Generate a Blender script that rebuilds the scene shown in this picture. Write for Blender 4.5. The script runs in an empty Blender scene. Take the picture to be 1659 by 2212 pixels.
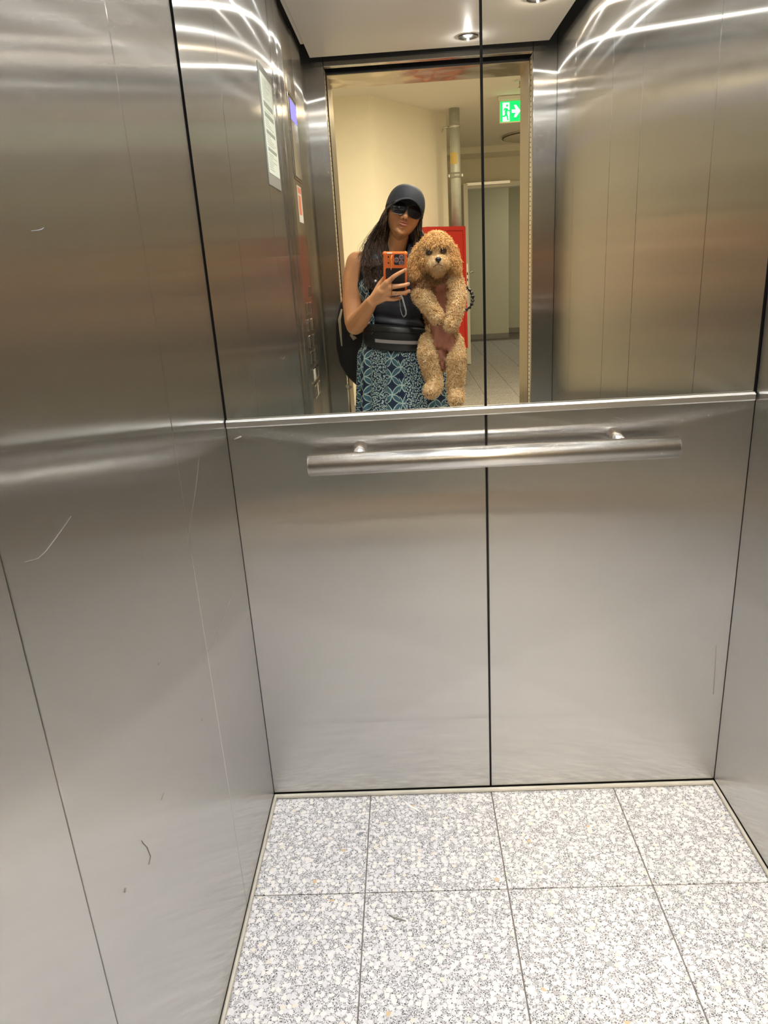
import bpy, bmesh, math, random
import numpy as np
from mathutils import Vector, Matrix, noise
random.seed(7); rng = np.random.RandomState(7)
sc = bpy.context.scene; COL = sc.collection

# ------------------------------------------------------------------ camera
FPX = 1555.5
CAM = Vector((-0.1596, -1.4759, 1.2518))
RGT = Vector((0.99801677, 0.02268294, -0.05871974))
DWN = Vector((-0.04811683, -0.32655555, -0.94395246))
FWD = Vector((-0.04058687, 0.94490579, -0.32481648))
cd = bpy.data.cameras.new('camera'); cam = bpy.data.objects.new('camera', cd); COL.objects.link(cam)
cd.sensor_fit = 'VERTICAL'; cd.sensor_height = 36.0; cd.sensor_width = 27.0
cd.lens = FPX / 2212 * 36.0; cd.clip_start = 0.002; cd.clip_end = 60
M = Matrix((RGT, -DWN, -FWD)).transposed().to_4x4(); M.translation = CAM; cam.matrix_world = M
sc.camera = cam
# ------------------------------------------------------------------ world, exposure
w = bpy.data.worlds.new('world'); sc.world = w; w.use_nodes = True
w.node_tree.nodes['Background'].inputs[0].default_value = (0.02, 0.02, 0.022, 1)
w.node_tree.nodes['Background'].inputs[1].default_value = 1.0
sc.view_settings.view_transform = 'Standard'; sc.view_settings.look = 'None'
sc.view_settings.gamma = 1.0; sc.view_settings.use_curve_mapping = False
sc.view_settings.exposure = -0.1
sc.cycles.max_bounces = 14; sc.cycles.glossy_bounces = 12; sc.cycles.diffuse_bounces = 6
sc.cycles.sample_clamp_indirect = 40.0; sc.cycles.blur_glossy = 0.2; sc.cycles.use_denoising = True
SPOT_W = 1.85; BULB_W = 1.2; HALL_W = 80.0
# downlights in the cabin ceiling: x, depth from the mirror, warmth
SPOTS = [(.147, 1.835, (1, .97, .92)), (.352, 1.44, (1, .84, .66)), (.33, 1.18, (1, .98, .95)), (-.12, 1.15, (1, .98, .95)),
         (-.30, .72, (.94, .97, 1.0)), (.10, .62, (1, .98, .95)), (.36, .34, (1, .96, .9)), (-.22, .25, (.9, .95, 1.0))]
ZC = 2.085
def lamp(name, loc, size, power, col, spread=math.pi, rot=(0, 0, 0), shape='DISK', sy=None):
    l = bpy.data.lights.new(name, 'AREA'); l.shape = shape; l.size = size
    if sy: l.size_y = sy
    l.energy = power; l.color = col; l.spread = spread
    o = bpy.data.objects.new(name, l); o.location = loc; o.rotation_euler = rot; COL.objects.link(o); return o
for i, (x, Y, c) in enumerate(SPOTS):
    k = (1, 1, 1.5, 1.5, 1.2, 1.2, .7, .7)[i]
    lamp('downlight_lamp', (x, -Y, ZC - .004), .036, SPOT_W * k, c, math.radians(112))
    l = bpy.data.lights.new('bulb_light', 'POINT'); l.energy = BULB_W * k; l.color = c; l.shadow_soft_size = .0035
    o = bpy.data.objects.new('bulb_light', l); o.location = (x, -Y, ZC - .011); COL.objects.link(o)
lamp('hall_lamp_light', (.25, -3.25, 2.46), .4, HALL_W, (1, .83, .55))
lamp('hall_lamp_light', (1.7, -4.3, 2.46), .4, HALL_W * .35, (1, .82, .55))
lamp('hall_lamp_light', (2.0, -9.3, 2.46), .3, HALL_W * .16, (1, .9, .68))

# ------------------------------------------------------------------ helpers
XL, XR, D = -.5432, .5461, 2.056
def V(x, Y, z): return (x, -Y, z)         # Y is the distance from the mirror plane into the cabin
VC = Vector((CAM.x, CAM.y, CAM.z))
def at(u, v, Y):                           # point seen at (u, v) through the mirror, Y behind the mirror plane (unfolded space)
    d = RGT * ((u - 829.5) / FPX) + DWN * ((v - 1106) / FPX) + FWD
    t = (Y - VC.y) / d.y; return VC + d * t
def mat(name): 
    m = bpy.data.materials.new(name); m.use_nodes = True; return m
def nd(m, t, **k):
    n = m.node_tree.nodes.new(t)
    for a, b in k.items(): setattr(n, a, b)
    return n
def lk(m, a, b): m.node_tree.links.new(a, b)
def bsdf(m): return m.node_tree.nodes['Principled BSDF']
def plain(name, col, rough=.5, metal=0., spec=.5, bump=0., bscale=80., var=0., vscale=8., coat=0., sub=0., emis=None, es=1.):
    m = mat(name); b = bsdf(m); b.inputs['Roughness'].default_value = rough; b.inputs['Metallic'].default_value = metal
    b.inputs['Base Color'].default_value = (*col, 1); b.inputs['Specular IOR Level'].default_value = spec
    b.inputs['Coat Weight'].default_value = coat
    if sub: b.inputs['Subsurface Weight'].default_value = sub; b.inputs['Subsurface Radius'].default_value = (1, .35, .2); b.inputs['Subsurface Scale'].default_value = .01
    if emis: b.inputs['Emission Color'].default_value = (*emis, 1); b.inputs['Emission Strength'].default_value = es
    tc = nd(m, 'ShaderNodeTexCoord')
    if var:
        n = nd(m, 'ShaderNodeTexNoise'); n.inputs['Scale'].default_value = vscale; n.inputs['Detail'].default_value = 6; lk(m, tc.outputs['Object'], n.inputs['Vector'])
        mx = nd(m, 'ShaderNodeMix', data_type='RGBA'); mx.inputs[6].default_value = (*[c * (1 - var) for c in col], 1); mx.inputs[7].default_value = (*[min(1, c * (1 + var)) for c in col], 1)
        lk(m, n.outputs[0], mx.inputs[0]); lk(m, mx.outputs[2], b.inputs['Base Color'])
    if bump:
        n = nd(m, 'ShaderNodeTexNoise'); n.inputs['Scale'].default_value = bscale; n.inputs['Detail'].default_value = 3; lk(m, tc.outputs['Object'], n.inputs['Vector'])
        bp = nd(m, 'ShaderNodeBump'); bp.inputs['Strength'].default_value = bump; bp.inputs['Distance'].default_value = .002
        lk(m, n.outputs[0], bp.inputs['Height']); lk(m, bp.outputs[0], b.inputs['Normal'])
    return m
def steel(name, col=(.66, .65, .635), r=.16, an=.84, wave=.25, low=.0):
    """stainless sheet with vertical grain: sharp along the grain, spread across it"""
    m = mat(name); nt = m.node_tree; nt.nodes.remove(bsdf(m)); out = nt.nodes['Material Output']
    geo = nd(m, 'ShaderNodeNewGeometry'); tg = nd(m, 'ShaderNodeCombineXYZ'); tg.inputs[2].default_value = 1
    mp = nd(m, 'ShaderNodeMapping'); mp.inputs['Scale'].default_value = (1, 1, .02); lk(m, geo.outputs['Position'], mp.inputs[0])
    gr = nd(m, 'ShaderNodeTexNoise'); gr.inputs['Scale'].default_value = 900; gr.inputs['Detail'].default_value = 2; lk(m, mp.outputs[0], gr.inputs['Vector'])
    lo = nd(m, 'ShaderNodeTexNoise'); lo.inputs['Scale'].default_value = 2.2; lo.inputs['Detail'].default_value = 1.5; lk(m, geo.outputs['Position'], lo.inputs['Vector'])
    sm = nd(m, 'ShaderNodeTexNoise'); sm.inputs['Scale'].default_value = 9; sm.inputs['Detail'].default_value = 5; lk(m, geo.outputs['Position'], sm.inputs['Vector'])
    mx = nd(m, 'ShaderNodeMix', data_type='RGBA'); mx.inputs[6].default_value = (*[c * .97 for c in col], 1); mx.inputs[7].default_value = (*[min(1, c * 1.03) for c in col], 1); lk(m, gr.outputs[0], mx.inputs[0])
    bp = nd(m, 'ShaderNodeBump'); bp.inputs['Strength'].default_value = wave; bp.inputs['Distance'].default_value = .004; lk(m, lo.outputs[0], bp.inputs['Height'])
    def gl(rough, an_, nrm=None):
        g = nd(m, 'ShaderNodeBsdfAnisotropic'); g.distribution = 'GGX' ; g.inputs['Anisotropy'].default_value = an_
        lk(m, mx.outputs[2], g.inputs['Color']); lk(m, tg.outputs[0], g.inputs['Tangent']); lk(m, nrm or bp.outputs[0], g.inputs['Normal'])
        g.inputs['Roughness'].default_value = rough
        return g
    g1 = gl(r, an); g2 = gl(.20, .78)
    cr = nd(m, 'ShaderNodeVectorMath', operation='CROSS_PRODUCT'); lk(m, geo.outputs['Normal'], cr.inputs[0]); cr.inputs[1].default_value = (0, 0, 1)
    tl = []
    for k in (-.85, .85):                      # flanks of the brushing grooves
        ma = nd(m, 'ShaderNodeVectorMath', operation='MULTIPLY_ADD'); lk(m, cr.outputs[0], ma.inputs[0]); ma.inputs[1].default_value = (k, k, k); lk(m, bp.outputs[0], ma.inputs[2])
        no = nd(m, 'ShaderNodeVectorMath', operation='NORMALIZE'); lk(m, ma.outputs[0], no.inputs[0]); tl.append(gl(r, an, no.outputs[0]))
    m3 = nd(m, 'ShaderNodeMixShader'); m3.inputs[0].default_value = .5; lk(m, tl[0].outputs[0], m3.inputs[1]); lk(m, tl[1].outputs[0], m3.inputs[2])
    ms = nd(m, 'ShaderNodeMixShader'); ms.inputs[0].default_value = .32; lk(m, g1.outputs[0], ms.inputs[1]); lk(m, g2.outputs[0], ms.inputs[2]); m4 = nd(m, 'ShaderNodeMixShader'); m4.inputs[0].default_value = .28; lk(m, ms.outputs[0], m4.inputs[1]); lk(m, m3.outputs[0], m4.inputs[2]); g5 = gl(.62, 0.0); m5 = nd(m, 'ShaderNodeMixShader'); m5.inputs[0].default_value = .06; lk(m, m4.outputs[0], m5.inputs[1]); lk(m, g5.outputs[0], m5.inputs[2]); lk(m, m5.outputs[0], out.inputs[0])
    return m
def chrome(name, col=(.72, .71, .69), r=.18, **k): return plain(name, col, r, 1.0, **k)

def tag(o, label=None, cat=None, group=None, kind=None):
    if label: o['label'] = label
    if cat: o['category'] = cat
    if group: o['group'] = group
    if kind: o['kind'] = kind
    return o
def empty(name, loc=(0, 0, 0), **k):
    o = bpy.data.objects.new(name, None); o.empty_display_size = .05; o.location = loc; COL.objects.link(o); return tag(o, **k)
def link(o, parent=None):
    COL.objects.link(o)
    if parent is not None:
        o.parent = parent
        o.matrix_parent_inverse = Matrix.Translation(parent.location).inverted() if parent.type == 'EMPTY' and parent.parent is None else Matrix.Identity(4)
    return o
class MB:
    """mesh builder; verts in unfolded coordinates (x, Y, z) when flip=True, world otherwise"""
    def __init__(s): s.v = []; s.f = []; s.m = []; s.sm = []
    def add(s, vs, fs, mi=0, smooth=True):
        n = len(s.v); s.v += [tuple(p) for p in vs]
        for f in fs: s.f.append(tuple(i + n for i in f)); s.m.append(mi); s.sm.append(smooth)
        return s
    def box(s, a, b, mi=0, bev=0.0):
        a, b = [min(p, q) for p, q in zip(a, b)], [max(p, q) for p, q in zip(a, b)]
        if bev <= 0:
            vs = [(x, y, z) for x in (a[0], b[0]) for y in (a[1], b[1]) for z in (a[2], b[2])]
            return s.add(vs, [(0, 1, 3, 2), (4, 6, 7, 5), (0, 4, 5, 1), (2, 3, 7, 6), (0, 2, 6, 4), (1, 5, 7, 3)], mi, False)
        bm = bmesh.new(); bmesh.ops.create_cube(bm, size=1)
        for v in bm.verts: v.co = Vector([(a[i] + b[i]) / 2 + v.co[i] * (b[i] - a[i]) for i in range(3)])
        bev = min(bev, .49 * min(b[i] - a[i] for i in range(3)))
        bmesh.ops.bevel(bm, geom=bm.edges[:], offset=bev, segments=2, profile=.5, affect='EDGES')
        bm.verts.index_update()
        s.add([v.co[:] for v in bm.verts], [tuple(v.index for v in f.verts) for f in bm.faces], mi, False); bm.free(); return s
    def tube(s, pts, rad, n=12, mi=0, caps=True, sq=None):
        pts = [Vector(p) for p in pts]
        if not hasattr(rad, '__len__'): rad = [rad] * len(pts)
        rings = []; up = None
        for i, p in enumerate(pts):
            t = (pts[min(i + 1, len(pts) - 1)] - pts[max(i - 1, 0)]).normalized()
            if up is None: up = t.orthogonal().normalized() if sq is None else (Vector(sq) - t * Vector(sq).dot(t)).normalized()
            else: up = (up - t * up.dot(t)).normalized()
            sd = t.cross(up)
            r = rad[i]; ra, rb = (r if hasattr(r, '__len__') else (r, r))
            rings.append([p + up * (math.cos(2 * math.pi * k / n) * ra) + sd * (math.sin(2 * math.pi * k / n) * rb) for k in range(n)])
        vs = [q for r_ in rings for q in r_]; fs = []
        for i in range(len(pts) - 1):
            for k in range(n): fs.append((i * n + k, i * n + (k + 1) % n, (i + 1) * n + (k + 1) % n, (i + 1) * n + k))
        if caps: fs.append(tuple(range(n))[::-1]); fs.append(tuple((len(pts) - 1) * n + k for k in range(n)))
        return s.add(vs, fs, mi, True)
    def ball(s, c, r, nu=24, nv=16, mi=0, rot=None):
        r = (r, r, r) if not hasattr(r, '__len__') else r; c = Vector(c); vs = []; fs = []
        for j in range(nv + 1):
            th = math.pi * j / nv
            for i in range(nu):
                ph = 2 * math.pi * i / nu
                q = Vector((r[0] * math.sin(th) * math.cos(ph), r[1] * math.sin(th) * math.sin(ph), r[2] * math.cos(th)))
                if rot: q = rot @ q
                vs.append(c + q)
        for j in range(nv):
            for i in range(nu): fs.append((j * nu + i, (j + 1) * nu + i, (j + 1) * nu + (i + 1) % nu, j * nu + (i + 1) % nu))
        return s.add(vs, fs, mi)
    def capsule(s, a, b, ra, rb, n=16):
        a, b = Vector(a), Vector(b); L = (b - a).length
        if L < 1e-6: return s.ball(a, ra)
        t = (b - a) / L; pts = []; rad = []
        for k in range(5): th = math.pi / 2 * k / 5; pts.append(a - t * ra * math.cos(th)); rad.append(max(ra * math.sin(th), 1e-4))
        pts.append(a); rad.append(ra); pts.append(b); rad.append(rb)
        for k in range(1, 6): th = math.pi / 2 * k / 5; pts.append(b + t * rb * math.sin(th)); rad.append(max(rb * math.cos(th), 1e-4))
        return s.tube(pts, rad, n)
    def chain(s, ps):                      # ps: [(point, radius), ...]
        for (a, ra), (b, rb) in zip(ps, ps[1:]): s.capsule(a, b, ra, rb)
        return s
    def loft(s, rings, closed=True, caps=True, mi=0, smooth=True):
        n = len(rings[0]); vs = [q for r in rings for q in r]; fs = []
        for i in range(len(rings) - 1):
            for k in range(n if closed else n - 1): fs.append((i * n + k, i * n + (k + 1) % n, (i + 1) * n + (k + 1) % n, (i + 1) * n + k))
        if caps and closed: fs.append(tuple(range(n))[::-1]); fs.append(tuple((len(rings) - 1) * n + k for k in range(n)))
        return s.add(vs, fs, mi, smooth)
    def build(s, name, mats, parent=None, flip=False, rec=True, **k):
        me = bpy.data.meshes.new(name)
        vs = [(x, -y, z) for x, y, z in s.v] if flip else s.v
        fs = [f[::-1] for f in s.f] if flip else s.f
        me.from_pydata(vs, [], fs)
        for mm in (mats if isinstance(mats, (list, tuple)) else [mats]): me.materials.append(mm)
        me.polygons.foreach_set('material_index', s.m); me.polygons.foreach_set('use_smooth', s.sm)
        if rec:
            bm = bmesh.new(); bm.from_mesh(me); bmesh.ops.recalc_face_normals(bm, faces=bm.faces); bm.to_mesh(me); bm.free()
        o = bpy.data.objects.new(name, me); link(o, parent); return tag(o, **k)
def fuse(o, voxel=.004, smooth=4, fac=.5):
    """one continuous surface out of the overlapping volumes in o"""
    m = o.modifiers.new('r', 'REMESH'); m.mode = 'VOXEL'; m.voxel_size = voxel; m.use_smooth_shade = True
    if smooth: s_ = o.modifiers.new('s', 'SMOOTH'); s_.iterations = smooth; s_.factor = fac
    dg = bpy.context.evaluated_depsgraph_get(); dg.update(); e = o.evaluated_get(dg)
    me = bpy.data.meshes.new_from_object(e); old = o.data; o.modifiers.clear(); o.data = me
    if not me.materials:
        for mm in old.materials: me.materials.append(mm)
    me.polygons.foreach_set('use_smooth', [True] * len(me.polygons)); return o

# ------------------------------------------------------------------ materials
STEEL = steel('brushed_steel', wave=.06)
STEEL_FLAT = steel('brushed_steel_front', col=(.56, .545, .515), wave=.06)
MIRROR = mat('mirror_glass'); b_ = bsdf(MIRROR); b_.inputs['Metallic'].default_value = 1; b_.inputs['Roughness'].default_value = 0.0; b_.inputs['Base Color'].default_value = (.93, .94, .92, 1)
GLASS_EDGE = plain('mirror_edge', (.10, .13, .13), .1, 0, 1.0)
BLACK = plain('dark_gap', (.006, .006, .007), .6)
ALU = plain('aluminium_profile', (.78, .78, .76), .32, 1.0)
SATIN = plain('satin_steel_tube', (.70, .68, .65), .27, 1.0)
SEAL = plain('sealant', (.50, .48, .42), .6, var=.15, vscale=40)
CEILP = plain('ceiling_panel_paint', (.62, .60, .56), .45)
GROUT = plain('grout', (.20, .18, .165), .9, var=.2, vscale=60)
CREAM = plain('cream_plaster', (.80, .76, .64), .85, bump=.15, bscale=140, var=.03)
CEILH = plain('hall_ceiling_paint', (.80, .77, .68), .9)
GREY_BASE = plain('stone_skirting', (.30, .29, .26), .6, var=.2, vscale=60)
DOORP = plain('door_enamel', (.78, .77, .70), .4)
RED = plain('red_enamel', (.40, .014, .010), .35)
REDD = plain('red_enamel_dark', (.30, .012, .01), .5)
GALV = plain('galvanised_pipe', (.50, .53, .48), .45, .35, var=.18, vscale=30)
TAPE = plain('yellow_label', (.62, .46, .14), .6)
def terrazzo(name, bright=1.0, rough=.38):
    m = mat(name); b = bsdf(m); b.inputs['Roughness'].default_value = rough
    geo = nd(m, 'ShaderNodeNewGeometry'); oi = nd(m, 'ShaderNodeObjectInfo')
    ad = nd(m, 'ShaderNodeVectorMath', operation='MULTIPLY_ADD'); lk(m, oi.outputs['Random'], ad.inputs[0]); ad.inputs[1].default_value = (37, 91, 0); lk(m, geo.outputs['Position'], ad.inputs[2])
    ns = nd(m, 'ShaderNodeTexNoise'); ns.inputs['Scale'].default_value = 70; ns.inputs['Detail'].default_value = 2; lk(m, ad.outputs[0], ns.inputs['Vector'])
    ds = nd(m, 'ShaderNodeVectorMath', operation='MULTIPLY_ADD'); lk(m, ns.outputs['Color'], ds.inputs[0]); ds.inputs[1].default_value = (.009, .009, 0); lk(m, ad.outputs[0], ds.inputs[2])
    def vor(scale, feat='F1'):
        v = nd(m, 'ShaderNodeTexVoronoi', voronoi_dimensions='2D', feature=feat); v.inputs['Scale'].default_value = scale; lk(m, ds.outputs[0], v.inputs['Vector']); return v
    def lt(sock, th, op='LESS_THAN'):
        n = nd(m, 'ShaderNodeMath', operation=op); lk(m, sock, n.inputs[0]); n.inputs[1].default_value = th; return n.outputs[0]
    def mul(a, c): n = nd(m, 'ShaderNodeMath', operation='MULTIPLY'); lk(m, a, n.inputs[0]); lk(m, c, n.inputs[1]); return n.outputs[0]
    def sep(v): n = nd(m, 'ShaderNodeSeparateColor'); lk(m, v.outputs['Color'], n.inputs[0]); return n
    def ramp(sock, stops):
        r = nd(m, 'ShaderNodeValToRGB'); lk(m, sock, r.inputs[0]); r.color_ramp.interpolation = 'CONSTANT'
        while len(r.color_ramp.elements) < len(stops): r.color_ramp.elements.new(.5)
        for e, (p, c) in zip(r.color_ramp.elements, stops): e.position = p; e.color = (*[min(1, q * bright) for q in c], 1)
        return r.outputs[0]
    def mix(f, a, c):
        n = nd(m, 'ShaderNodeMix', data_type='RGBA'); lk(m, f, n.inputs[0]); lk(m, a, n.inputs[6]) if not isinstance(a, tuple) else setattr(n.inputs[6], 'default_value', (*[q * bright for q in a], 1))
        lk(m, c, n.inputs[7]) if not isinstance(c, tuple) else setattr(n.inputs[7], 'default_value', (*[q * bright for q in c], 1)); return n.outputs[2]
    v3 = vor(330); c3 = mix(lt(v3.outputs['Distance'], .40), (.45, .45, .47), ramp(sep(v3).outputs[0], [(0, (.56, .56, .58)), (.35, (.63, .63, .65)), (.7, (.69, .69, .71))]))
    v2 = vor(185); s2 = sep(v2); m2 = mul(lt(v2.outputs['Distance'], .46), lt(s2.outputs[1], .35, 'GREATER_THAN'))
    c2 = mix(m2, c3, ramp(s2.outputs[0], [(0, (.72, .72, .74)), (.5, (.64, .64, .66)), (.78, (.75, .74, .72)), (.95, (.40, .40, .42))]))
    v1 = vor(92); s1 = sep(v1); m1 = mul(lt(v1.outputs['Distance'], .44), lt(s1.outputs[1], .42, 'GREATER_THAN'))
    c1 = mix(m1, c2, ramp(s1.outputs[0], [(0, (.73, .73, .75)), (.3, (.67, .67, .70)), (.55, (.78, .77, .75)), (.90, (.73, .69, .61)), (.96, (.42, .42, .44)), (.996, (.60, .45, .27))]))
    v4 = vor(330); s4 = sep(v4); m4 = mul(lt(v4.outputs['Distance'], .33), lt(s4.outputs[2], .45, 'GREATER_THAN'))
    nm1 = nd(m, 'ShaderNodeMath', operation='SUBTRACT'); nm1.inputs[0].default_value = 1; lk(m, m1, nm1.inputs[1])
    c0 = mix(mul(m4, nm1.outputs[0]), c1, (.06, .065, .08))
    lk(m, c0, b.inputs['Base Color']); return m
TERR = terrazzo('terrazzo', .95); TERRH = terrazzo('terrazzo_hall', .72, .45)

# ------------------------------------------------------------------ cabin shell
H = 2.26
def slab(name, parent, a, b, m, bev=.0012, **k):
    return MB().box(a, b, 0, bev).build(name, m, parent, **k)
LSEAM = [.0, .337, .866, 1.145]; RSEAM = [.0, .32, .852, 1.17, 1.708, D]
wl = MB().box(V(XL - .03, -.03, -.02), V(XL - .004, D + .03, H)).build('wall_left', BLACK, kind='structure', label='left cabin wall of tall brushed steel panels with thin joints')
for a, b in zip(LSEAM, LSEAM[1:]): slab('panel', wl, V(XL - .006, a + .0012, .012), V(XL, b - .0012, H), STEEL)
wr = MB().box(V(XR + .004, -.03, -.02), V(XR + .03, D + .03, H)).build('wall_right', BLACK, kind='structure', label='right cabin wall of tall brushed steel panels')
for a, b in zip(RSEAM, RSEAM[1:]): slab('panel', wr, V(XR, a + .001, .012), V(XR + .006, b - .001, H), STEEL)
wb = MB().box(V(XL - .03, -.06, -.02), V(XR + .03, -.012, H)).build('wall_back', BLACK, kind='structure', label='back cabin wall, steel below the ledge')
slab('panel', wb, V(XL, -.014, .012), V(-.0022, 0, .952), STEEL, .0015)
slab('panel', wb, V(.0022, -.014, .012), V(XR, 0, .952), STEEL, .0015)
# mirror panes
for x0, x1, side in ((XL + .0035, -.0026, 'left'), (.0026, XR - .004, 'right')):
    o = MB().box(V(x0, -.011, .960), V(x1, -.0052, H)).box(V(x0, -.0052, .960), V(x1, -.004, H), 1).build('mirror', [GLASS_EDGE, MIRROR], label='tall frameless mirror pane above the ledge, %s of the black joint' % side, cat='mirror')
    for p in o.data.polygons:
        if abs(p.normal.y) < .5: p.material_index = 0
# ledge
lg = MB(); prof = [(0.0, .9475), (.0085, .9475), (.0095, .950), (.0095, .9600), (.0075, .9622), (.0060, .9610), (.0045, .9640), (.0, .9640)]
lg.loft([[V(x, y - .001, z) for y, z in prof] for x in (XL + .003, XR - .004)], closed=True, smooth=False)
lg.build('ledge_strip', ALU, label='slim aluminium ledge strip running under the mirror', cat='trim strip')
# handrail
hr = empty('handrail', V(0, .07, .876), label='round satin steel handrail across the lower back wall', cat='handrail')
tp = [V(x, .07, .876) for x in (-.3655, -.3650, .3695, .3700)]
MB().tube(tp, [.0212, .0222, .0222, .0212], 48).build('rail', SATIN, hr)
for x in (-.264, .262):
    MB().tube([V(x, .055, .884), V(x, .0002, .892)], .0135, 28).build('bracket', SATIN, hr)
for x, s in ((-.3656, -1), (.3701, 1)):
    MB().tube([V(x, .07, .876), V(x + s * .0015, .07, .876)], [.0208, .0190], 32).build('end_cap', SATIN, hr)
# cabin floor: terrazzo tiles
fl = MB().box(V(XL - .02, -.02, -.06), V(XR + .02, 2.12, -.003)).build('floor', GROUT, kind='structure', label='pale speckled terrazzo tile floor of the cabin')
xs = [XL, -.3, 0, .3, XR]
for i in range(4):
    for j in range(7):
        x0, x1 = xs[i], xs[i + 1]; y0, y1 = j * .3015, min((j + 1) * .3015, 2.11)
        if y1 - y0 < .02: continue
        MB().box(V(x0 + .0014, y0 + .0014, -.015), V(x1 - .0014, y1 - .0014, 0), 0, .0006).build('tile', TERR, fl)
for nm, a, b in (('trim_1', V(XL, 0, 0), V(XR, .011, .010)), ('trim_2', V(XL, .0, 0), V(XL + .008, 2.05, .010)), ('trim_3', V(XR - .008, 0, 0), V(XR, 2.05, .010))):
    MB().box(a, b, 0, .0045).build(nm, SEAL, kind='structure', label='grey beige sealant bead along the foot of the %s wall' % {'trim_1': 'back', 'trim_2': 'left', 'trim_3': 'right'}[nm])
# scraps on the floor, marks on the walls
MARKW = plain('pale_scuff', (.26, .255, .25), .6, .5); MARKD = plain('dark_scuff', (.22, .20, .18), .7)
def flat_strip(pts, w, z=.0008):
    mb = MB(); mb.tube(pts, [(w * (.35 + .65 * math.sin(math.pi * (i + .5) / len(pts))), .0006) for i in range(len(pts))], 8, sq=(1, 0, 0)); return mb
def floor_pt(u, v):
    d = RGT * ((u - 829.5) / FPX) + DWN * ((v - 1106) / FPX) + FWD; t = -VC.z / d.z; q = VC + d * t; return Vector((q.x, q.y, .0009))
def mk_strip(uv, w):
    pts = [floor_pt(*q) for q in uv]; return flat_strip(pts, w)
mk_strip([(874, 1731), (880, 1738), (889, 1744), (899, 1748), (908, 1755)], .0035).build('paper_scrap', plain('white_paper', (.82, .82, .82), .7), label='curled white scrap lying on the floor near the back wall', cat='litter')
mk_strip([(840, 1977), (851, 1983), (863, 1986), (877, 1990)], .0022).build('twig', MARKD, label='thin dark twig lying on the floor tile', cat='litter')
c = floor_pt(779, 1802); bm_ = MB(); bm_.add([c + Vector((a, b, 0)) for a, b in ((-.007, -.005), (-.002, -.007), (.007, .001), (.008, .006), (-.003, .005))], [(0, 1, 2, 3, 4)], smooth=False)
bm_.build('stone_chip', plain('slate_chip', (.20, .22, .25), .4), label='dark slate chip set in the floor tile', cat='stone chip')
def wall_pt(u, v, axis, val):
    d = RGT * ((u - 829.5) / FPX) + DWN * ((v - 1106) / FPX) + FWD; t = (val - VC[axis]) / d[axis]; return VC + d * t
def scratch(uv, w, m, axis=0, val=XL + .0005, par=None):
    ps = [wall_pt(*q, axis, val) for q in uv]
    w *= .6
    MB().tube(ps, [w * (.3 + .7 * math.sin(math.pi * (i + .5) / len(ps))) for i in range(len(ps))], 5).build('scratch', m, par)
scratch([(154, 1115), (137, 1140), (119, 1165), (100, 1190), (82, 1207), (54, 1214)], .0006, MARKW, par=wl)
scratch([(95, 492), (90, 496), (82, 498), (68, 499)], .0012, MARKW, par=wl)
scratch([(501, 1287), (489, 1320), (475, 1355), (450, 1413), (424, 1448)], .0004, MARKW, par=wl)
scratch([(306, 1815), (310, 1822), (318, 1830), (326, 1850), (322, 1868)], .0009, MARKD, par=wl)
scratch([(354, 1714), (349, 1728)], .0009, MARKD, par=wl); scratch([(430, 985), (428, 1010), (424, 1050), (405, 1170)], .0003, MARKW, par=wl)
scratch([(272, 1918), (270, 1928)], .0022, MARKD, par=wl); scratch([(344, 1425), (343, 1436)], .0016, MARKD, par=wl); scratch([(437, 1550), (436, 1558)], .0014, MARKD, par=wl)
scratch([(506, 949), (520, 943), (521, 944)], .0030, plain('pale_smear', (.55, .53, .49), .5), 1, -.0006, wb)
scratch([(1510, 1094), (1540, 1088)], .0003, MARKW, 1, -.0006, wb); scratch([(1547, 1395), (1545, 1440), (1541, 1500)], .0008, MARKD, 1, -.0006, wb)
scratch([(1328, 901), (1345, 905)], .0004, MARKW, 1, -.0006, wb)

# ------------------------------------------------------------------ cabin ceiling with downlights
ce = MB().box(V(XL - .03, -.03, H), V(XR + .03, D + .06, H + .03)).build('ceiling', plain('ceiling_void', (.05, .05, .05), .7), kind='structure', label='dark void above the suspended cabin ceiling')
cp = empty('ceiling_panel', V(0, 1, ZC), label='pale suspended ceiling panel of the cabin with round downlights', cat='ceiling panel')
# perforated plate: grid with octagonal holes is avoided; the plate is drilled
import itertools
def drilled_plate(x0, x1, y0, y1, z0, z1, holes, r):
    bm = bmesh.new(); 
    outer = [bm.verts.new((x, y, z0)) for x, y in ((x0, y0), (x1, y0), (x1, y1), (x0, y1))]
    es = [bm.edges.new((outer[i], outer[(i + 1) % 4])) for i in range(4)]
    for hx, hy in holes:
        vs = [bm.verts.new((hx + r * math.cos(2 * math.pi * k / 28), hy + r * math.sin(2 * math.pi * k / 28), z0)) for k in range(28)]
        es += [bm.edges.new((vs[k], vs[(k + 1) % 28])) for k in range(28)]
    bmesh.ops.triangle_fill(bm, use_beauty=True, use_dissolve=False, edges=es)
    g = bmesh.ops.extrude_face_region(bm, geom=bm.faces[:])
    for v in [e for e in g['geom'] if isinstance(e, bmesh.types.BMVert)]: v.co.z = z1
    bmesh.ops.recalc_face_normals(bm, faces=bm.faces)
    me = bpy.data.meshes.new('panel_sheet'); bm.to_mesh(me); bm.free(); return me
me = drilled_plate(-.500, .494, -1.975, -.045, ZC, ZC + .02, [(x, -Y) for x, Y, _ in SPOTS], .036); me.materials.append(CEILP)
o = bpy.data.objects.new('panel_sheet', me); link(o, cp)
MB().box(V(-.514, .05, ZC + .001), V(-.5015, 1.78, ZC + .02), 0, .001).build('side_strip', CEILP, cp)
RING = plain('downlight_ring', (.22, .21, .20), .22, 1.0)
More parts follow.
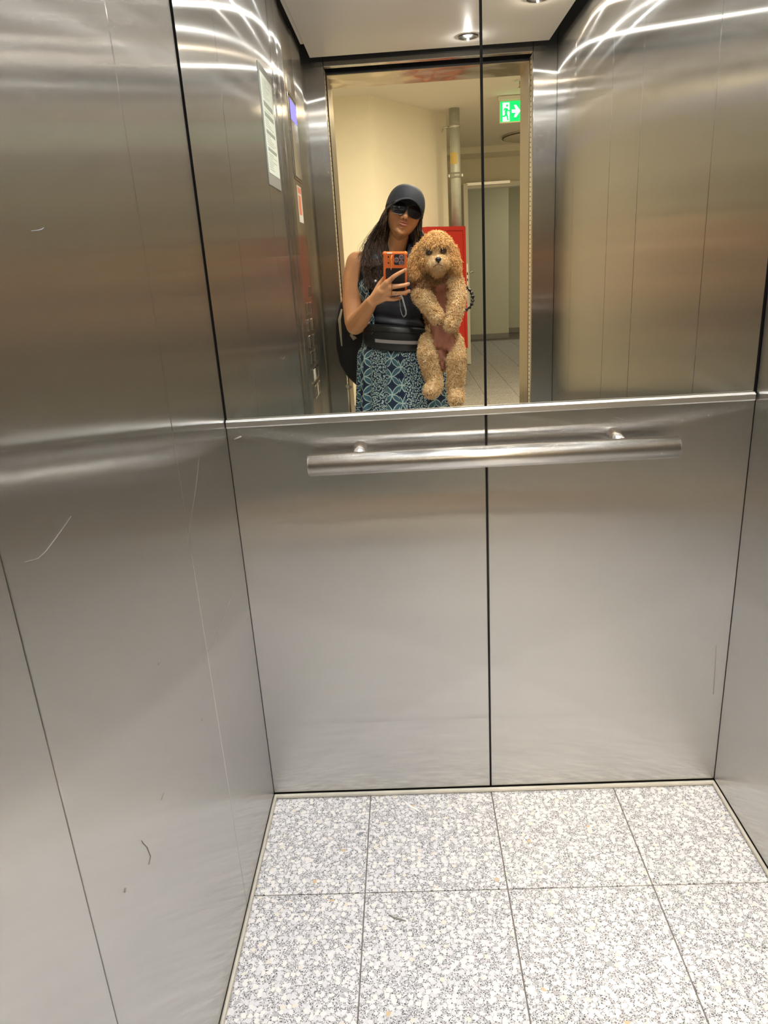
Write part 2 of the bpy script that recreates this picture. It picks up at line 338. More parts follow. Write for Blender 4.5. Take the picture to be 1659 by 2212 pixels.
for i, (x, Y, c) in enumerate(SPOTS):
    d_ = empty('downlight', V(x, Y, ZC), label='small round downlight in the ceiling panel, ' + ['nearest the door', 'right of the mirror joint', 'third from the door on the right', 'left of the third', 'middle left', 'middle', 'back right', 'back left'][i], cat='ceiling light', group='downlights in the cabin ceiling')
    rings = []
    for rr, zz in ((.0415, .0), (.0412, -.003), (.0375, -.0042), (.034, -.002), (.030, .008), (.026, .016)):
        rings.append([V(x + rr * math.cos(a), Y + rr * math.sin(a), ZC + zz) for a in [2 * math.pi * k / 40 for k in range(40)]])
    MB().loft(rings, caps=False).build('ring', RING, d_)
    lens = plain('downlight_lens', (.9, .9, .9), .3, emis=c, es=14.0)
    MB().tube([V(x, Y, ZC + .018), V(x, Y, ZC + .008)], [.026, .0255], 32).build('lens', lens, d_)
# ------------------------------------------------------------------ cabin front: returns, header, door edges
wf = MB().box(V(XL, D, 0), V(-.4545, D + .028, H), 0, .002).build('wall_front', STEEL_FLAT, kind='structure', label='brushed steel front return beside the cabin door')
MB().box(V(.4435, D, 0), V(XR, D + .028, H), 0, .002).build('return_panel', STEEL_FLAT, wf)
MB().box(V(-.4530, D, 2.068), V(.4420, D + .040, H), 0, .002).build('header_panel', STEEL_FLAT, wf)
CURT = plain('light_curtain_strip', (.66, .60, .50), .35, .6)
for s, x in ((-1, -.4545), (1, .4435)):
    t = empty('door_edge', V(x, D + .06, 0), label='perforated light-curtain strip on the %s edge of the open cabin door' % ('left' if s < 0 else 'right'), cat='door edge')
    MB().box(V(x, D + .030, .01), V(x + s * .006, D + .085, 2.066), 0, .001).build('strip', CURT, t)
    hb = MB()
    for k in range(100): z = .04 + k * .0203; hb.box(V(x - s * .0006, D + .050, z), V(x + s * .001, D + .0665, z + .0055))
    hb.build('sensor_hole', BLACK, t, kind='stuff')
    MB().box(V(x + s * .004, D + .028, .01), V(x + s * .10, D + .095, 2.09)).build('door_leaf', STEEL_FLAT, t)
MB().box(V(-.45, D + .0, -.02), V(.45, D + .11, .0), 0, .001).build('door_sill', ALU, label='aluminium door sill between cabin and landing', cat='door sill')
MB().box(V(-.75, D + .041, 2.11), V(.75, D + .125, 2.6)).box(V(-.75, D + .10, -.02), V(-.475, D + .124, 2.6)).box(V(.475, D + .10, -.02), V(.75, D + .124, 2.6)).box(V(-.475, 2.166, 2.061), V(.47, 2.181, 2.11)).box(V(.4475, 2.170, 0), V(.47, 2.181, 2.1)).box(V(-.475, 2.170, 0), V(-.4525, 2.181, 2.1)).build('wall_shaft', BLACK, kind='structure', label='dark lift shaft gap around the cabin door')
MB().box(V(-.446, 2.172, -.02), V(.446, 2.437, 0), 0, .001).build('landing_sill', ALU, label='aluminium sill plate at the foot of the landing door frame', cat='door sill')
# landing frame
LF = steel('landing_frame_steel', (.66, .60, .50), r=.30, an=.6, wave=.05)
lf = empty('landing_frame', V(0, 2.3, 0), label='brushed steel frame lining the landing door opening', cat='door frame')
MB().box(V(-.475, 2.182, 0), V(-.452, 2.44, 2.085), 0, .001).build('jamb', LF, lf)
MB().box(V(.447, 2.182, 0), V(.470, 2.44, 2.085), 0, .001).build('jamb', LF, lf)
MB().box(V(-.475, 2.182, 2.060), V(.470, 2.44, 2.085), 0, .001).build('head', LF, lf)

# ------------------------------------------------------------------ car operating panel, notice, display, buttons
cop = empty('operating_panel', V(XL, 1.5, 1), label='full-height steel operating panel on the left wall by the door', cat='control panel')
prof = [(1.150, 0), (1.153, .004), (1.165, .008), (1.190, .0105), (1.215, .008), (1.235, .0075), (1.240, .011), (1.250, .0125), (1.318, .0125), (1.326, .010), (1.331, .0075), (1.620, .0075), (1.626, .010), (1.640, .0115), (1.84, .0115), (1.90, .009), (1.94, .004), (2.0, .002), (2.054, .006), (2.054, -.006), (1.150, -.006)]
MB().loft([[V(XL + dx, Y, z) for Y, dx in prof] for z in (.012, H)], smooth=False).build('column', STEEL_FLAT, cop)
PLATE = steel('polished_steel_plate', (.62, .58, .50), r=.16, an=.25, wave=.02)
X1 = XL + .0075
MB().box(V(X1, 1.336, .30), V(X1 + .0035, 1.612, 2.02), 0, .001).build('face_plate', PLATE, cop)
X2 = X1 + .0035
FRM = plain('display_bezel_steel', (.55, .53, .48), .2, 1.0)
MB().box(V(X2, 1.375, 1.565), V(X2 + .004, 1.570, 1.845), 0, .0015).build('display_bezel', FRM, cop)
MB().box(V(X2 + .0040, 1.379, 1.569), V(X2 + .0046, 1.566, 1.841)).build('display_gap', BLACK, cop)
disp = MB().box(V(X2 + .004, 1.385, 1.575), V(X2 + .0052, 1.560, 1.836)).build('display_glass', plain('display_glass', (.38, .36, .29), .12, .5), cop)
MB().box(V(X2 + .0052, 1.392, 1.762), V(X2 + .0058, 1.552, 1.828)).build('screen', plain('lit_screen', (.1, .1, .3), .3, emis=(.26, .22, 1.0), es=1.3), disp)
PAPER = plain('label_paper', (.72, .70, .62), .6); ORG = plain('orange_print', (.75, .22, .10), .6)
MB().box(V(X2, 1.41, 1.862), V(X2 + .001, 1.50, 1.90)).build('white_sticker', PAPER, cop)
lb = MB().box(V(X2, 1.42, 1.42), V(X2 + .0012, 1.53, 1.548)).build('notice_sticker', PAPER, cop, label='orange and white sticker under the display')
MB().box(V(X2 + .0012, 1.43, 1.447), V(X2 + .0016, 1.50, 1.515)).box(V(X2 + .0012, 1.43, 1.522), V(X2 + .0016, 1.52, 1.543)).build('print', ORG, lb)
BTN = plain('button_frame', (.80, .78, .74), .15, 1.0)
def at_wall(u, v, x): q = wall_pt(u, v, 0, x); return q.y, q.z
cols = {0: (1.375, [1.108, 1.045, .983, .921]), 1: (1.50, [1.165, 1.103, 1.040, .978, .917])}
BF = steel('button_face', (.5, .48, .44), r=.2, an=.2, wave=0)
for c_, (yy, zs) in cols.items():
    for z in zs:
        b = MB().box(V(X2, yy, z - .022), V(X2 + .0045, yy + .055, z + .022), 0, .0012).build('floor_button', BTN, cop)
        MB().box(V(X2 + .0045, yy + .006, z - .016), V(X2 + .0051, yy + .049, z + .016), 0, .0003).build('button_face', BF, b)
b = MB().box(V(X2, 1.375, .826), V(X2 + .006, 1.555, .878), 0, .0015).build('intercom_frame', BTN, cop)
for gy in (1.388, 1.47):
    g = MB()
    for k in range(6):
        for j in range(4): g.tube([V(X2 + .006, gy + j * .016, .834 + k * .0072), V(X2 + .0072, gy + j * .016, .834 + k * .0072)], .0026, 6)
    g.build('speaker_grille', plain('grille_dots', (.6, .6, .5), .4, .5) if gy < 1.4 else BLACK, b)
for k, yy in enumerate((1.375, 1.44, 1.505)):
    b = MB().box(V(X2, yy, .757), V(X2 + .007, yy + .05, .812), 0, .0012).build('control_button', BTN, cop)
    MB().box(V(X2 + .007, yy + .007, .764), V(X2 + .0078, yy + .043, .805), 0, .0003).build('button_face', BF if k != 1 else chrome('key_switch_steel', r=.1), b)
# notice
nt_ = MB().box(V(XL, .862, 1.497), V(XL + .003, 1.088, 1.822), 0, .001).build('notice_board', plain('notice_frame', (.40, .40, .36), .4, .3), label='framed printed notice on the left wall beside the operating panel', cat='notice')
sh = MB().box(V(XL + .003, .876, 1.532), V(XL + .0036, 1.076, 1.800)).build('sheet', plain('notice_paper', (.80, .83, .70), .6), nt_)
INK = plain('notice_ink', (.36, .38, .30), .7); INKL = plain('notice_ink_light', (.60, .62, .50), .7)
mb = MB()
for z0, z1 in ((1.714, 1.728), (1.687, 1.699), (1.642, 1.652), (1.595, 1.604)): mb.box(V(XL + .0036, .895, z0), V(XL + .004, 1.05, z1))
mb.build('heading_bar', INK, sh)
mb = MB(); zz = 1.785
while zz > 1.542:
    if not any(a - .004 < zz < b + .004 for a, b in ((1.714, 1.728), (1.687, 1.699), (1.642, 1.652), (1.595, 1.604))):
        mb.box(V(XL + .0036, .895, zz), V(XL + .004, .895 + .155 * (.35 + .65 * random.random()), zz + .0022))
    zz -= .0062
mb.build('text_line', INKL, sh)

# ------------------------------------------------------------------ hall beyond the door
HC = 2.5
hf = MB().box(V(-3.2, 2.125, -.08), V(4.2, 12.2, -.004)).build('floor', GROUT, kind='structure', label='grey terrazzo tile floor of the hall outside')
TM = None
for i in range(-2, 7):
    for j in range(26):
        x0 = -.025 + i * .3035; y0 = 2.44 + j * .302
        if TM is None:
            o = MB().box((.0016, -.302 + .0016, -.02), (.3035 - .0016, -.0016, 0), 0, .0008).build('tile', TERRH, hf); TM = o.data
        else: o = bpy.data.objects.new('tile', TM); link(o, hf)
        o.location = V(x0, y0, 0)
MB().box(V(-3.2, 2.125, HC), V(4.2, 12.2, HC + .1)).build('ceiling', CEILH, kind='structure', label='cream painted hall ceiling')
def wall(name, pts, t, m=CREAM, z0=0, z1=HC, label=None, base=True):
    """pts: polyline in (x, Y); thickness t to the far side"""
    mb = MB()
    for (xa, ya), (xb, yb) in zip(pts, pts[1:]):
        d = Vector((xb - xa, yb - ya)).normalized(); n = Vector((-d.y, d.x)) * t
        vs = [V(p[0], p[1], z) for z in (z0, z1) for p in ((xa, ya), (xb, yb), (xb + n.x, yb + n.y), (xa + n.x, ya + n.y))]
        mb.add(vs, [(0, 1, 2, 3), (4, 7, 6, 5), (0, 4, 5, 1), (1, 5, 6, 2), (2, 6, 7, 3), (3, 7, 4, 0)], 0, False)
    o = mb.build(name, m, kind='structure', label=label)
    if base:
        mb = MB()
        for (xa, ya), (xb, yb) in zip(pts, pts[1:]):
            d = Vector((xb - xa, yb - ya)).normalized(); n = Vector((-d.y, d.x)) * -.012
            vs = [V(p[0], p[1], z) for z in (0, .085) for p in ((xa, ya), (xb, yb), (xb + n.x, yb + n.y), (xa + n.x, ya + n.y))]
            mb.add(vs, [(0, 1, 2, 3), (4, 7, 6, 5), (0, 4, 5, 1), (1, 5, 6, 2), (2, 6, 7, 3), (3, 7, 4, 0)], 0, False)
        mb.build('skirting', GREY_BASE, o)
    return o
wall('wall_hall_left', [(-3.1, 4.80), (-.354, 4.86), (.308, 5.874), (.16, 8.6)], .12, label='cream hall wall that angles away behind the red cabinet')
wall('wall_hall_far', [(.10, 8.5), (.655, 8.5)], .12, label='cream partition with the hall doorway')
wall('wall_hall_head', [(.655, 8.5), (1.9, 8.5)], .12, z0=2.14, label='lintel above the hall doorway', base=False)
wall('wall_hall_far_right', [(1.9, 8.5), (3.1, 8.5)], .12, label='cream partition right of the hall doorway')
CREAM_SHADE = plain('shaded_cream', (.62, .62, .50), .8, var=.03)  # cream passage walls with their dimmer light put into the colour
wall('wall_passage_side', [(1.53, 10.695), (1.53, 11.395)], .12, plain('shaded_cream_side', (.62, .62, .50), .8), label='short return of the passage wall')
wall('wall_passage_recess', [(1.415, 11.40), (3.0, 11.40)], .12, plain('shaded_cream_recess', (.62, .62, .50), .8), label='cream recess wall of the passage, coloured darker for shade')
wall('wall_passage', [(.1, 10.57), (1.53, 10.57)], .12, CREAM_SHADE, label='cream wall at the end of the passage, coloured darker for shade')
wall('wall_hall_right', [(3.0, 11.5), (3.0, 2.4)], .12, label='right wall of the hall')
wall('wall_hall_near', [(4.0, 2.425), (.462, 2.425)], .24, label='hall wall right of the lift opening', base=False)
wall('wall_hall_near_left', [(-.466, 2.425), (-3.1, 2.425)], .24, label='hall wall left of the lift opening', base=False)
wall('wall_hall_near_head', [(.47, 2.425), (-.48, 2.425)], .24, z0=2.08, label='hall wall above the lift opening', base=False)
wall('wall_hall_end', [(-3.0, 2.2), (-3.0, 4.9)], .12, label='left end wall of the hall')
# soffit, door frame
dfr = empty('hall_door_frame', V(1.2, 8.48, 0), label='pale steel frame of the hall doorway', cat='door frame')
MB().box(V(.655, 8.46, 0), V(.70, 8.63, 2.14), 0, .003).build('jamb', DOORP, dfr)
MB().box(V(1.86, 8.46, 0), V(1.90, 8.63, 2.14), 0, .003).build('jamb', DOORP, dfr)
MB().box(V(.655, 8.455, 2.085), V(1.90, 8.64, 2.145), 0, .003).build('head', DOORP, dfr)
MB().box(V(.70, 8.41, 2.115), V(1.25, 8.455, 2.155), 0, .004).build('door_closer_rail', chrome('closer_steel', r=.3), dfr)
MB().box(V(.2, 8.0, 2.43), V(3.0, 8.5, HC)).build('trim_4', CREAM, kind='structure', label='shallow soffit below the hall ceiling by the doorway')
# open door leaf seen edge on
dl = empty('door_leaf', V(.63, 7.7, 0), label='white fire door standing open, seen edge-on beside the red cabinet', cat='door')
MB().box(V(.602, 7.665, .008), V(.652, 8.50, 2.08), 0, .002).build('leaf', DOORP, dl)
MB().box(V(.620, 7.6635, .95), V(.636, 7.6655, 1.20), 0, .0006).build('lock_plate', chrome('lock_steel', r=.3), dl)
for z_ in (1.0, 1.07): MB().box(V(.6225, 7.6625, z_), V(.6335, 7.664, z_ + .03)).build('bolt_slot', BLACK, dl)
h_ = MB().tube([V(.652, 7.73, 1.10), V(.70, 7.73, 1.10)], .010, 14).tube([V(.70, 7.725, 1.10), V(.70, 7.85, 1.10)], .010, 14).build('handle', chrome('handle_steel', r=.25), dl)
MB().tube([V(.652, 7.74, 1.10), V(.66, 7.74, 1.10)], .026, 20).build('rosette', chrome('rosette_steel', r=.25), dl)
BR = plain('brass', (.62, .50, .26), .25, 1.0)
MB().tube([V(.602, 7.73, 1.285), V(.575, 7.73, 1.285)], .011, 14).ball(V(.555, 7.73, 1.285), (.026, .030, .030)).build('knob', BR, dl)
MB().tube([V(.602, 7.70, .33), V(.57, 7.70, .33)], .012, 12).ball(V(.575, 7.70, .33), .016).build('door_stop', chrome('stop_steel', r=.3), dl)

# pipe
pc = at(985, 400, 5.62); PX, PY = pc.x, 5.62
pp = empty('standpipe', V(PX, PY, 0), label='galvanised standpipe rising from the red cabinet to the ceiling', cat='pipe')
MB().tube([V(PX, PY, at(919, 490, 5.18).z + .001), V(PX, PY, HC)], .046, 32).build('pipe', GALV, pp)
def clamp(z, r=.052, hh=.014, par=pp):
    c_ = MB().tube([V(PX, PY, z - hh), V(PX, PY, z + hh)], r, 32).box(V(PX - .066, PY - .008, z - hh * .6), V(PX - .045, PY + .008, z + hh * .6), 0, .002).box(V(PX + .045, PY - .008, z - hh * .6), V(PX + .066, PY + .008, z + hh * .6), 0, .002).build('clamp', plain('clamp_steel', (.42, .43, .38), .4, .5), par)
    return c_
clamp(at(985, 379, PY).z, .054, .022)
zb = at(985, 273, PY).z
MB().tube([V(PX, PY, zb - .01), V(PX, PY, zb + .01)], .051, 32).tube([V(PX - .048, PY, zb), V(PX - .10, PY - .01, zb - .004), V(.262, PY + .12, zb - .012)], .008, 10).build('wall_bracket', chrome('bracket_steel', r=.35), pp)
zt0, zt1 = at(985, 355, PY).z, at(985, 330, PY).z
n = 14; rr = .0468; angs = [math.radians(-200 + 130 * k / n) for k in range(n + 1)]
MB().loft([[V(PX + rr * math.cos(a), PY + rr * math.sin(a) , z) for a in angs] for z in (zt0, zt1)], closed=False, caps=False).build('yellow_label', TAPE, pp)
# red cabinet
A = at(919, 490, 5.18); B = at(1003.5, 492, 5.56)
zt = A.z; zbt = at(1005, 752, 5.56).z
dx = Vector((B.x - A.x, B.y - A.y, 0)); wd = dx.length; dx.normalize(); ny = Vector((-dx.y, dx.x, 0))
def cabp(s, d_, z): q = Vector((A.x, A.y, 0)) + dx * s + ny * d_; return V(q.x, q.y, z)
def cbox(s0, s1, d0, d1, z0, z1, mb=None, mi=0):
    mb = mb or MB(); vs = [cabp(s, d_, z) for s in (s0, s1) for d_ in (d0, d1) for z in (z0, z1)]
    return mb.add(vs, [(0, 1, 3, 2), (4, 6, 7, 5), (0, 4, 5, 1), (2, 3, 7, 6), (0, 2, 6, 4), (1, 5, 7, 3)], mi, False)
rc = empty('hydrant_cabinet', V(A.x, A.y, zbt), label='tall red metal fire hydrant cabinet on the hall wall', cat='cabinet')
cbox(0, wd, 0.004, .20, zbt, zt).build('housing', RED, rc)
mb = MB(); fw = .035
for a in ((0, fw, -.012, .004, zbt, zt), (wd - fw, wd, -.012, .004, zbt, zt), (fw, wd - fw, -.012, .004, zt - fw, zt), (fw, wd - fw, -.012, .004, zbt, zbt + fw)): cbox(*a, mb=mb)
mb.build('frame', RED, rc)
cbox(fw + .004, wd - fw - .004, -.010, .002, zbt + fw + .004, zt - fw - .005).build('cabinet_door', RED, rc)
# exit sign
q0 = at(1079, 214, 5.25); sx, sz = q0.x, q0.z
sw = .192; shh = .150
es = empty('exit_sign', V(sx, 5.25, HC), label='lit green emergency exit sign with running figure and arrow under the hall ceiling', cat='sign')
MB().box(V(sx - .012, 5.225, HC - .036), V(sx + sw + .04, 5.285, HC - .002), 0, .006).build('mount', plain('sign_housing', (.70, .68, .60), .4), es)
MB().box(V(sx, 5.245, HC - .036 - .165), V(sx + sw, 5.262, HC - .034), 0, .003).build('plate_frame', plain('sign_frame', (.75, .68, .48), .35), es)
GRN = plain('sign_green', (0, .5, .12), .3, emis=(0.0, .85, .16), es=1.15); WHT = plain('sign_white', (.9, 1, .95), .3, emis=(.72, 1, .86), es=1.3)
gz1 = HC - .042; gz0 = gz1 - .150; gx0 = sx + .006; gw = sw - .012; gh = gz1 - gz0
face = MB().box(V(gx0, 5.2435, gz0), V(gx0 + gw, 5.245, gz1)).build('green_face', GRN, es)
def poly(pts, name, m, d_=.0006, par=face):
    n = len(pts); f = [V(gx0 + u * gw, 5.2435 - d_, gz0 + v * gh) for u, v in pts]; b = [V(gx0 + u * gw, 5.2435, gz0 + v * gh) for u, v in pts]
    MB().add(f + b, [tuple(range(n)), tuple(range(2 * n - 1, n - 1, -1))] + [(i, (i + 1) % n, n + (i + 1) % n, n + i) for i in range(n)], 0, False).build(name, m, par)
poly([(.10, .02), (.42, .02), (.42, .94), (.10, .94)], 'white_doorway', WHT)
poly([(.52, .42), (.70, .42), (.62, .20), (.72, .20), (.925, .50), (.72, .80), (.62, .80), (.70, .58), (.52, .58)], 'arrow', WHT)
fig = MB()
def fseg(a, b, wd_):
    a, b = Vector(a), Vector(b); d = (b - a); d = Vector((d.x * gw, d.y * gh)).normalized(); nn = Vector((-d.y / gw, d.x / gh)) * wd_
    ps = [a + nn, b + nn, b - nn, a - nn]; vs = [V(gx0 + p.x * gw, 5.2424, gz0 + p.y * gh) for p in ps] + [V(gx0 + p.x * gw, 5.2431, gz0 + p.y * gh) for p in ps]
    fig.add(vs, [(0, 1, 2, 3), (7, 6, 5, 4), (0, 4, 5, 1), (1, 5, 6, 2), (2, 6, 7, 3), (3, 7, 4, 0)], 0, False)
fseg((.29, .66), (.25, .42), .011); fseg((.29, .64), (.20, .66), .005); fseg((.20, .66), (.16, .55), .005); fseg((.30, .64), (.35, .54), .005); fseg((.35, .54), (.42, .54), .005)
fseg((.26, .42), (.32, .25), .007); fseg((.32, .25), (.35, .06), .006); fseg((.25, .42), (.22, .28), .007); fseg((.22, .28), (.10, .28), .006)
fig.tube([V(gx0 + .31 * gw, 5.2424, gz0 + .79 * gh), V(gx0 + .31 * gw, 5.2431, gz0 + .79 * gh)], .0095, 16); fig.build('running_figure', GRN, face)
# round ceiling lamp (off), small ceiling plate
cl = empty('ceiling_lamp', V(1.42, 7.35, HC), label='round flush ceiling lamp, unlit, in the hall behind the exit sign', cat='ceiling light')
MB().tube([V(1.42, 7.35, HC), V(1.42, 7.35, HC - .03)], [.40, .392], 48).build('shade', plain('lamp_shade', (.72, .68, .55), .5), cl)
MB().tube([V(1.42, 7.35, HC - .018), V(1.42, 7.35, HC - .026)], .408, 48).build('rim', plain('lamp_rim', (.12, .11, .08), .4, .4), cl)
sp = empty('sprinkler', V(.80, 4.72, HC), label='small sprinkler head on the hall ceiling near the exit sign', cat='sprinkler')
MB().tube([V(.80, 4.72, HC), V(.80, 4.72, HC - .008)], .04, 24).build('plate', chrome('sprinkler_steel', r=.4), sp)
MB().tube([V(.80, 4.72, HC - .008), V(.80, 4.72, HC - .05)], .008, 10).tube([V(.80, 4.72, HC - .05), V(.80, 4.72, HC - .054)], .02, 16).build('head', BR, sp)
for x, Y in ((.25, 3.25), (1.7, 4.3), (2.0, 9.3)):
    hl = empty('hall_ceiling_light', V(x, Y, HC), label='round lit hall ceiling light ' + {3.25: 'just outside the lift door', 4.3: 'right of the lift door', 9.3: 'in the passage'}[Y], cat='ceiling light')
    MB().tube([V(x, Y, HC), V(x, Y, HC - .03)], .16, 40).build('shade', plain('lit_shade', (.9, .85, .7), .5, emis=(1, .85, .6), es=3), hl)
#@@PEOPLE@@
# ================================================================== the woman taking the picture, reflected in the mirror
def B(u, v, Y, r=None):
    p = at(u, v, Y); return (p, r) if r is not None else p
SKIN = plain('skin', (.60, .285, .125), .48, sub=.08, var=.06, vscale=30)
HC0 = B(873, 459, 1.735)                                   # head centre
HX = Vector((.945, .10, -.305)); HZ = Vector((.255, .16, .945)); HZ = (HZ - HX * HZ.dot(HX) / HX.dot(HX)).normalized(); HX.normalize(); HF = HX.cross(HZ).normalized()
if HF.y > 0: HF = -HF                                       # towards the mirror
def HP(x, f, z): return HC0 + HX * x + HF * f + HZ * z       # right in the picture, forward, up
wo = empty('person', V(-.17, 1.78, 0), label='woman in dark cap and sunglasses holding an orange phone and a curly dog', cat='person')
mb = MB()
# head: sculpted ellipsoid
NU, NV = 72, 56; vs = []
def g(x, z, cx, cz, sx, sz): return math.exp(-((x - cx) / sx) ** 2 - ((z - cz) / sz) ** 2)
for j in range(NV + 1):
    th = math.pi * j / NV
    for i in range(NU):
        ph = 2 * math.pi * i / NU
        nx, nf, nz = math.sin(th) * math.sin(ph), math.sin(th) * math.cos(ph), math.cos(th)
        z = nz * .110; wx = .069; fr = .088 if nf > 0 else .094
        if z < 0: k = (-z / .112); wx *= 1 - .44 * k ** 2.6; fr *= 1 - .04 * k
        x = nx * wx; f = nf * fr
        if nf > 0:
            f += .025 * g(x, z, 0, -.032, .0090, .010) + .012 * g(x, z, 0, -.012, .0075, .020) + .007 * (g(x, z, .012, -.039, .0065, .006) + g(x, z, -.012, -.039, .0065, .006))
            f += .006 * g(x, z, 0, -.060, .022, .010) - .003 * g(x, z, 0, -.074, .018, .004)
            f += .010 * g(x, z, 0, -.090, .020, .013) + .006 * (g(x, z, .040, -.030, .018, .020) + g(x, z, -.040, -.030, .018, .020))
            f -= .010 * (g(x, z, .031, -.002, .016, .010) + g(x, z, -.031, -.002, .016, .010)); f += .005 * g(x, z, 0, .022, .05, .012)
            f -= .004 * (g(x, z, .030, -.055, .008, .012) + g(x, z, -.030, -.055, .008, .012))
        vs.append(HP(x, f, z))
fs = [(j * NU + i, j * NU + (i + 1) % NU, (j + 1) * NU + (i + 1) % NU, (j + 1) * NU + i) for j in range(NV) for i in range(NU)]
mb.add(vs, fs)
mb.chain([(HP(0, .020, -.072), .034), (HP(0, .056, -.088), .017)]).chain([(HP(-.018, .025, -.068), .022), (HP(-.003, .060, -.090), .013)]).chain([(HP(.018, .025, -.068), .022), (HP(.003, .060, -.090), .013)])
mb.chain([(HP(0, .084, .008), .0075), (HP(0, .097, -.030), .0095), (HP(0, .101, -.037), .0110)]).chain([(HP(-.0115, .089, -.040), .0080), (HP(.0115, .089, -.040), .0080)])
for s in (-1, 1): mb.ball(HP(s * .066, -.008, -.014), (.009, .014, .026), 14, 10)
# neck, shoulders, torso core
nb = B(853, 552, 1.775); mb.chain([(HP(0, -.02, -.05), .044), (nb, .040), (nb + Vector((0, .01, -.06)), .06)])
shl, shr = B(771, 568, 1.785), B(937, 578, 1.80)
mb.chain([(nb + Vector((0, .01, -.02)), .046), (shl + Vector((.03, 0, .0)), .047), (shl, .046)]).chain([(nb + Vector((0, .01, -.02)), .046), (shr + Vector((-.03, 0, 0)), .046), (shr, .044)])
ch = B(853, 610, 1.785); ws = B(862, 730, 1.785); hp = B(866, 800, 1.79)
for a in (-1, 1):
    mb.chain([(ch + Vector((a * .075, 0, .04)), .072), (ch + Vector((a * .065, 0, -.07)), .074), (ws + Vector((a * .055, 0, .02)), .072), (hp + Vector((a * .075, 0, .0)), .088)])
    mb.chain([(ch + Vector((a * .06, -.045, -.02)), .052), (ch + Vector((a * .05, -.03, -.08)), .05)])
    # legs down to the feet
    kx = hp.x + a * .085
    mb.chain([(hp + Vector((a * .085, .0, -.02)), .088), (Vector((kx, 1.785, .43)), .056), (Vector((kx + a * .01, 1.80, .30)), .052), (Vector((kx + a * .01, 1.81, .09)), .033)])
    mb.chain([(Vector((kx + a * .01, 1.825, .035)), .034), (Vector((kx + a * .02, 1.72, .026)), .025), (Vector((kx + a * .02, 1.67, .020)), .019)])
# arm holding the phone
mb.chain([(shl, .047), (B(764, 605, 1.78), .049), (B(762, 650, 1.765), .046), (B(765, 694, 1.735), .043), (B(771, 700, 1.72), .042)])
mb.chain([(B(767, 703, 1.73), .041), (B(778, 690, 1.68), .040), (B(792, 668, 1.60), .031), (B(803, 652, 1.545), .0245)])
# other arm, bent behind the dog
mb.chain([(shr, .046), (B(958, 640, 1.80), .045), (B(972, 706, 1.83), .041)])
mb.chain([(B(972, 706, 1.83), .040), (B(984, 680, 1.76), .034), (B(990, 652, 1.705), .025), (B(975, 648, 1.68), .026), (B(960, 652, 1.675), .022)])
for k, dz in enumerate((-12, -4, 4, 12)):
    mb.chain([(B(975, 648 + dz * .6, 1.68), .012), (B(955, 648 + dz, 1.675), .0095), (B(943 - (k in (1, 2)) * 3, 650 + dz, 1.672), .008)])
mb.chain([(B(980, 640, 1.685), .012), (B(968, 630, 1.672), .010), (B(960, 626, 1.67), .0085)])
# phone plane for the hand
PN = Vector((FWD.x, -FWD.y, FWD.z)); PC = Vector((CAM.x, -CAM.y, CAM.z))
PR = Vector((RGT.x, -RGT.y, RGT.z)); PD = Vector((DWN.x, -DWN.y, DWN.z))
def F(u, v, off, r=None):
    """point seen at (u, v) lying off metres in front of the phone's back"""
    d = RGT * ((u - 829.5) / FPX) + DWN * ((v - 1106) / FPX) + FWD
    t = ((PC + PN * (off - .006) - VC).dot(PN)) / d.dot(PN); p = VC + d * t
    return (p, r) if r is not None else p
wr_ = B(803, 652, 1.545)
kn = {'i': F(836, 610, .016), 'm': F(842, 620, .018), 'r': F(842, 632, .016), 'p': F(836, 643, .012)}
for k, a in kn.items(): mb.chain([(wr_, .0215), (a, .0125 if k != 'p' else .0115)])
mb.chain([(wr_, .022), (F(822, 630, .010), .019), (F(838, 626, .012), .013)])
mb.chain([(F(838, 609, .014), .0115), (F(851, 597, .020), .0090), (F(864, 589, .016), .0080), (F(875, 583.5, .011), .0073)])
mb.chain([(F(842, 620, .016), .0115), (F(862, 618, .021), .0090), (F(874, 616, .016), .0082), (F(882, 613.5, .008), .0078)])
mb.chain([(F(842, 634, .015), .0110), (F(858, 634, .020), .0088), (F(872, 633, .015), .0082), (F(883, 629, .006), .0078)])
mb.chain([(F(834, 645, .010), .0110), (F(850, 647, .012), .0085), (F(861, 645, .006), .0075), (F(866, 643, -.004), .0068)])
mb.chain([(wr_, .020), (F(812, 632, -.010), .014), (F(820, 615, -.022), .0115), (F(832, 600, -.027), .0100), (F(840, 592, -.028), .009)])
body = mb.build('body', SKIN, wo, flip=True, rec=True); fuse(body, .0032, 3, .5)
# lips, nostrils
LIP = plain('lip', (.44, .155, .10), .38, sub=.05); NOS = plain('nostril_dark', (.06, .02, .012), .8)
lp_ = MB()
lp_.tube([HP(-.0235, .0800, -.0560), HP(-.016, .0862, -.0575), HP(-.007, .0905, -.0560), HP(0, .0915, -.0572), HP(.007, .0905, -.0560), HP(.016, .0862, -.0575), HP(.0235, .0800, -.0560)], [(.0008, .0010), (.0021, .0028), (.0032, .0032), (.0027, .0032), (.0032, .0032), (.0021, .0028), (.0008, .0010)], 12, sq=tuple(HZ))
lp_.tube([HP(-.0215, .0800, -.0585), HP(-.013, .0868, -.0645), HP(-.005, .0905, -.0668), HP(.005, .0905, -.0668), HP(.013, .0868, -.0645), HP(.0215, .0800, -.0585)], [(.0008, .0010), (.0030, .0032), (.0040, .0036), (.0040, .0036), (.0030, .0032), (.0008, .0010)], 12, sq=tuple(HZ))
lp_.build('lips', LIP, wo, flip=True)
for s in (-1, 1): MB().ball(HP(s * .0065, .1015, -.0470), (.0034, .0030, .0020), 10, 8).build('nostril', NOS, wo, flip=True)
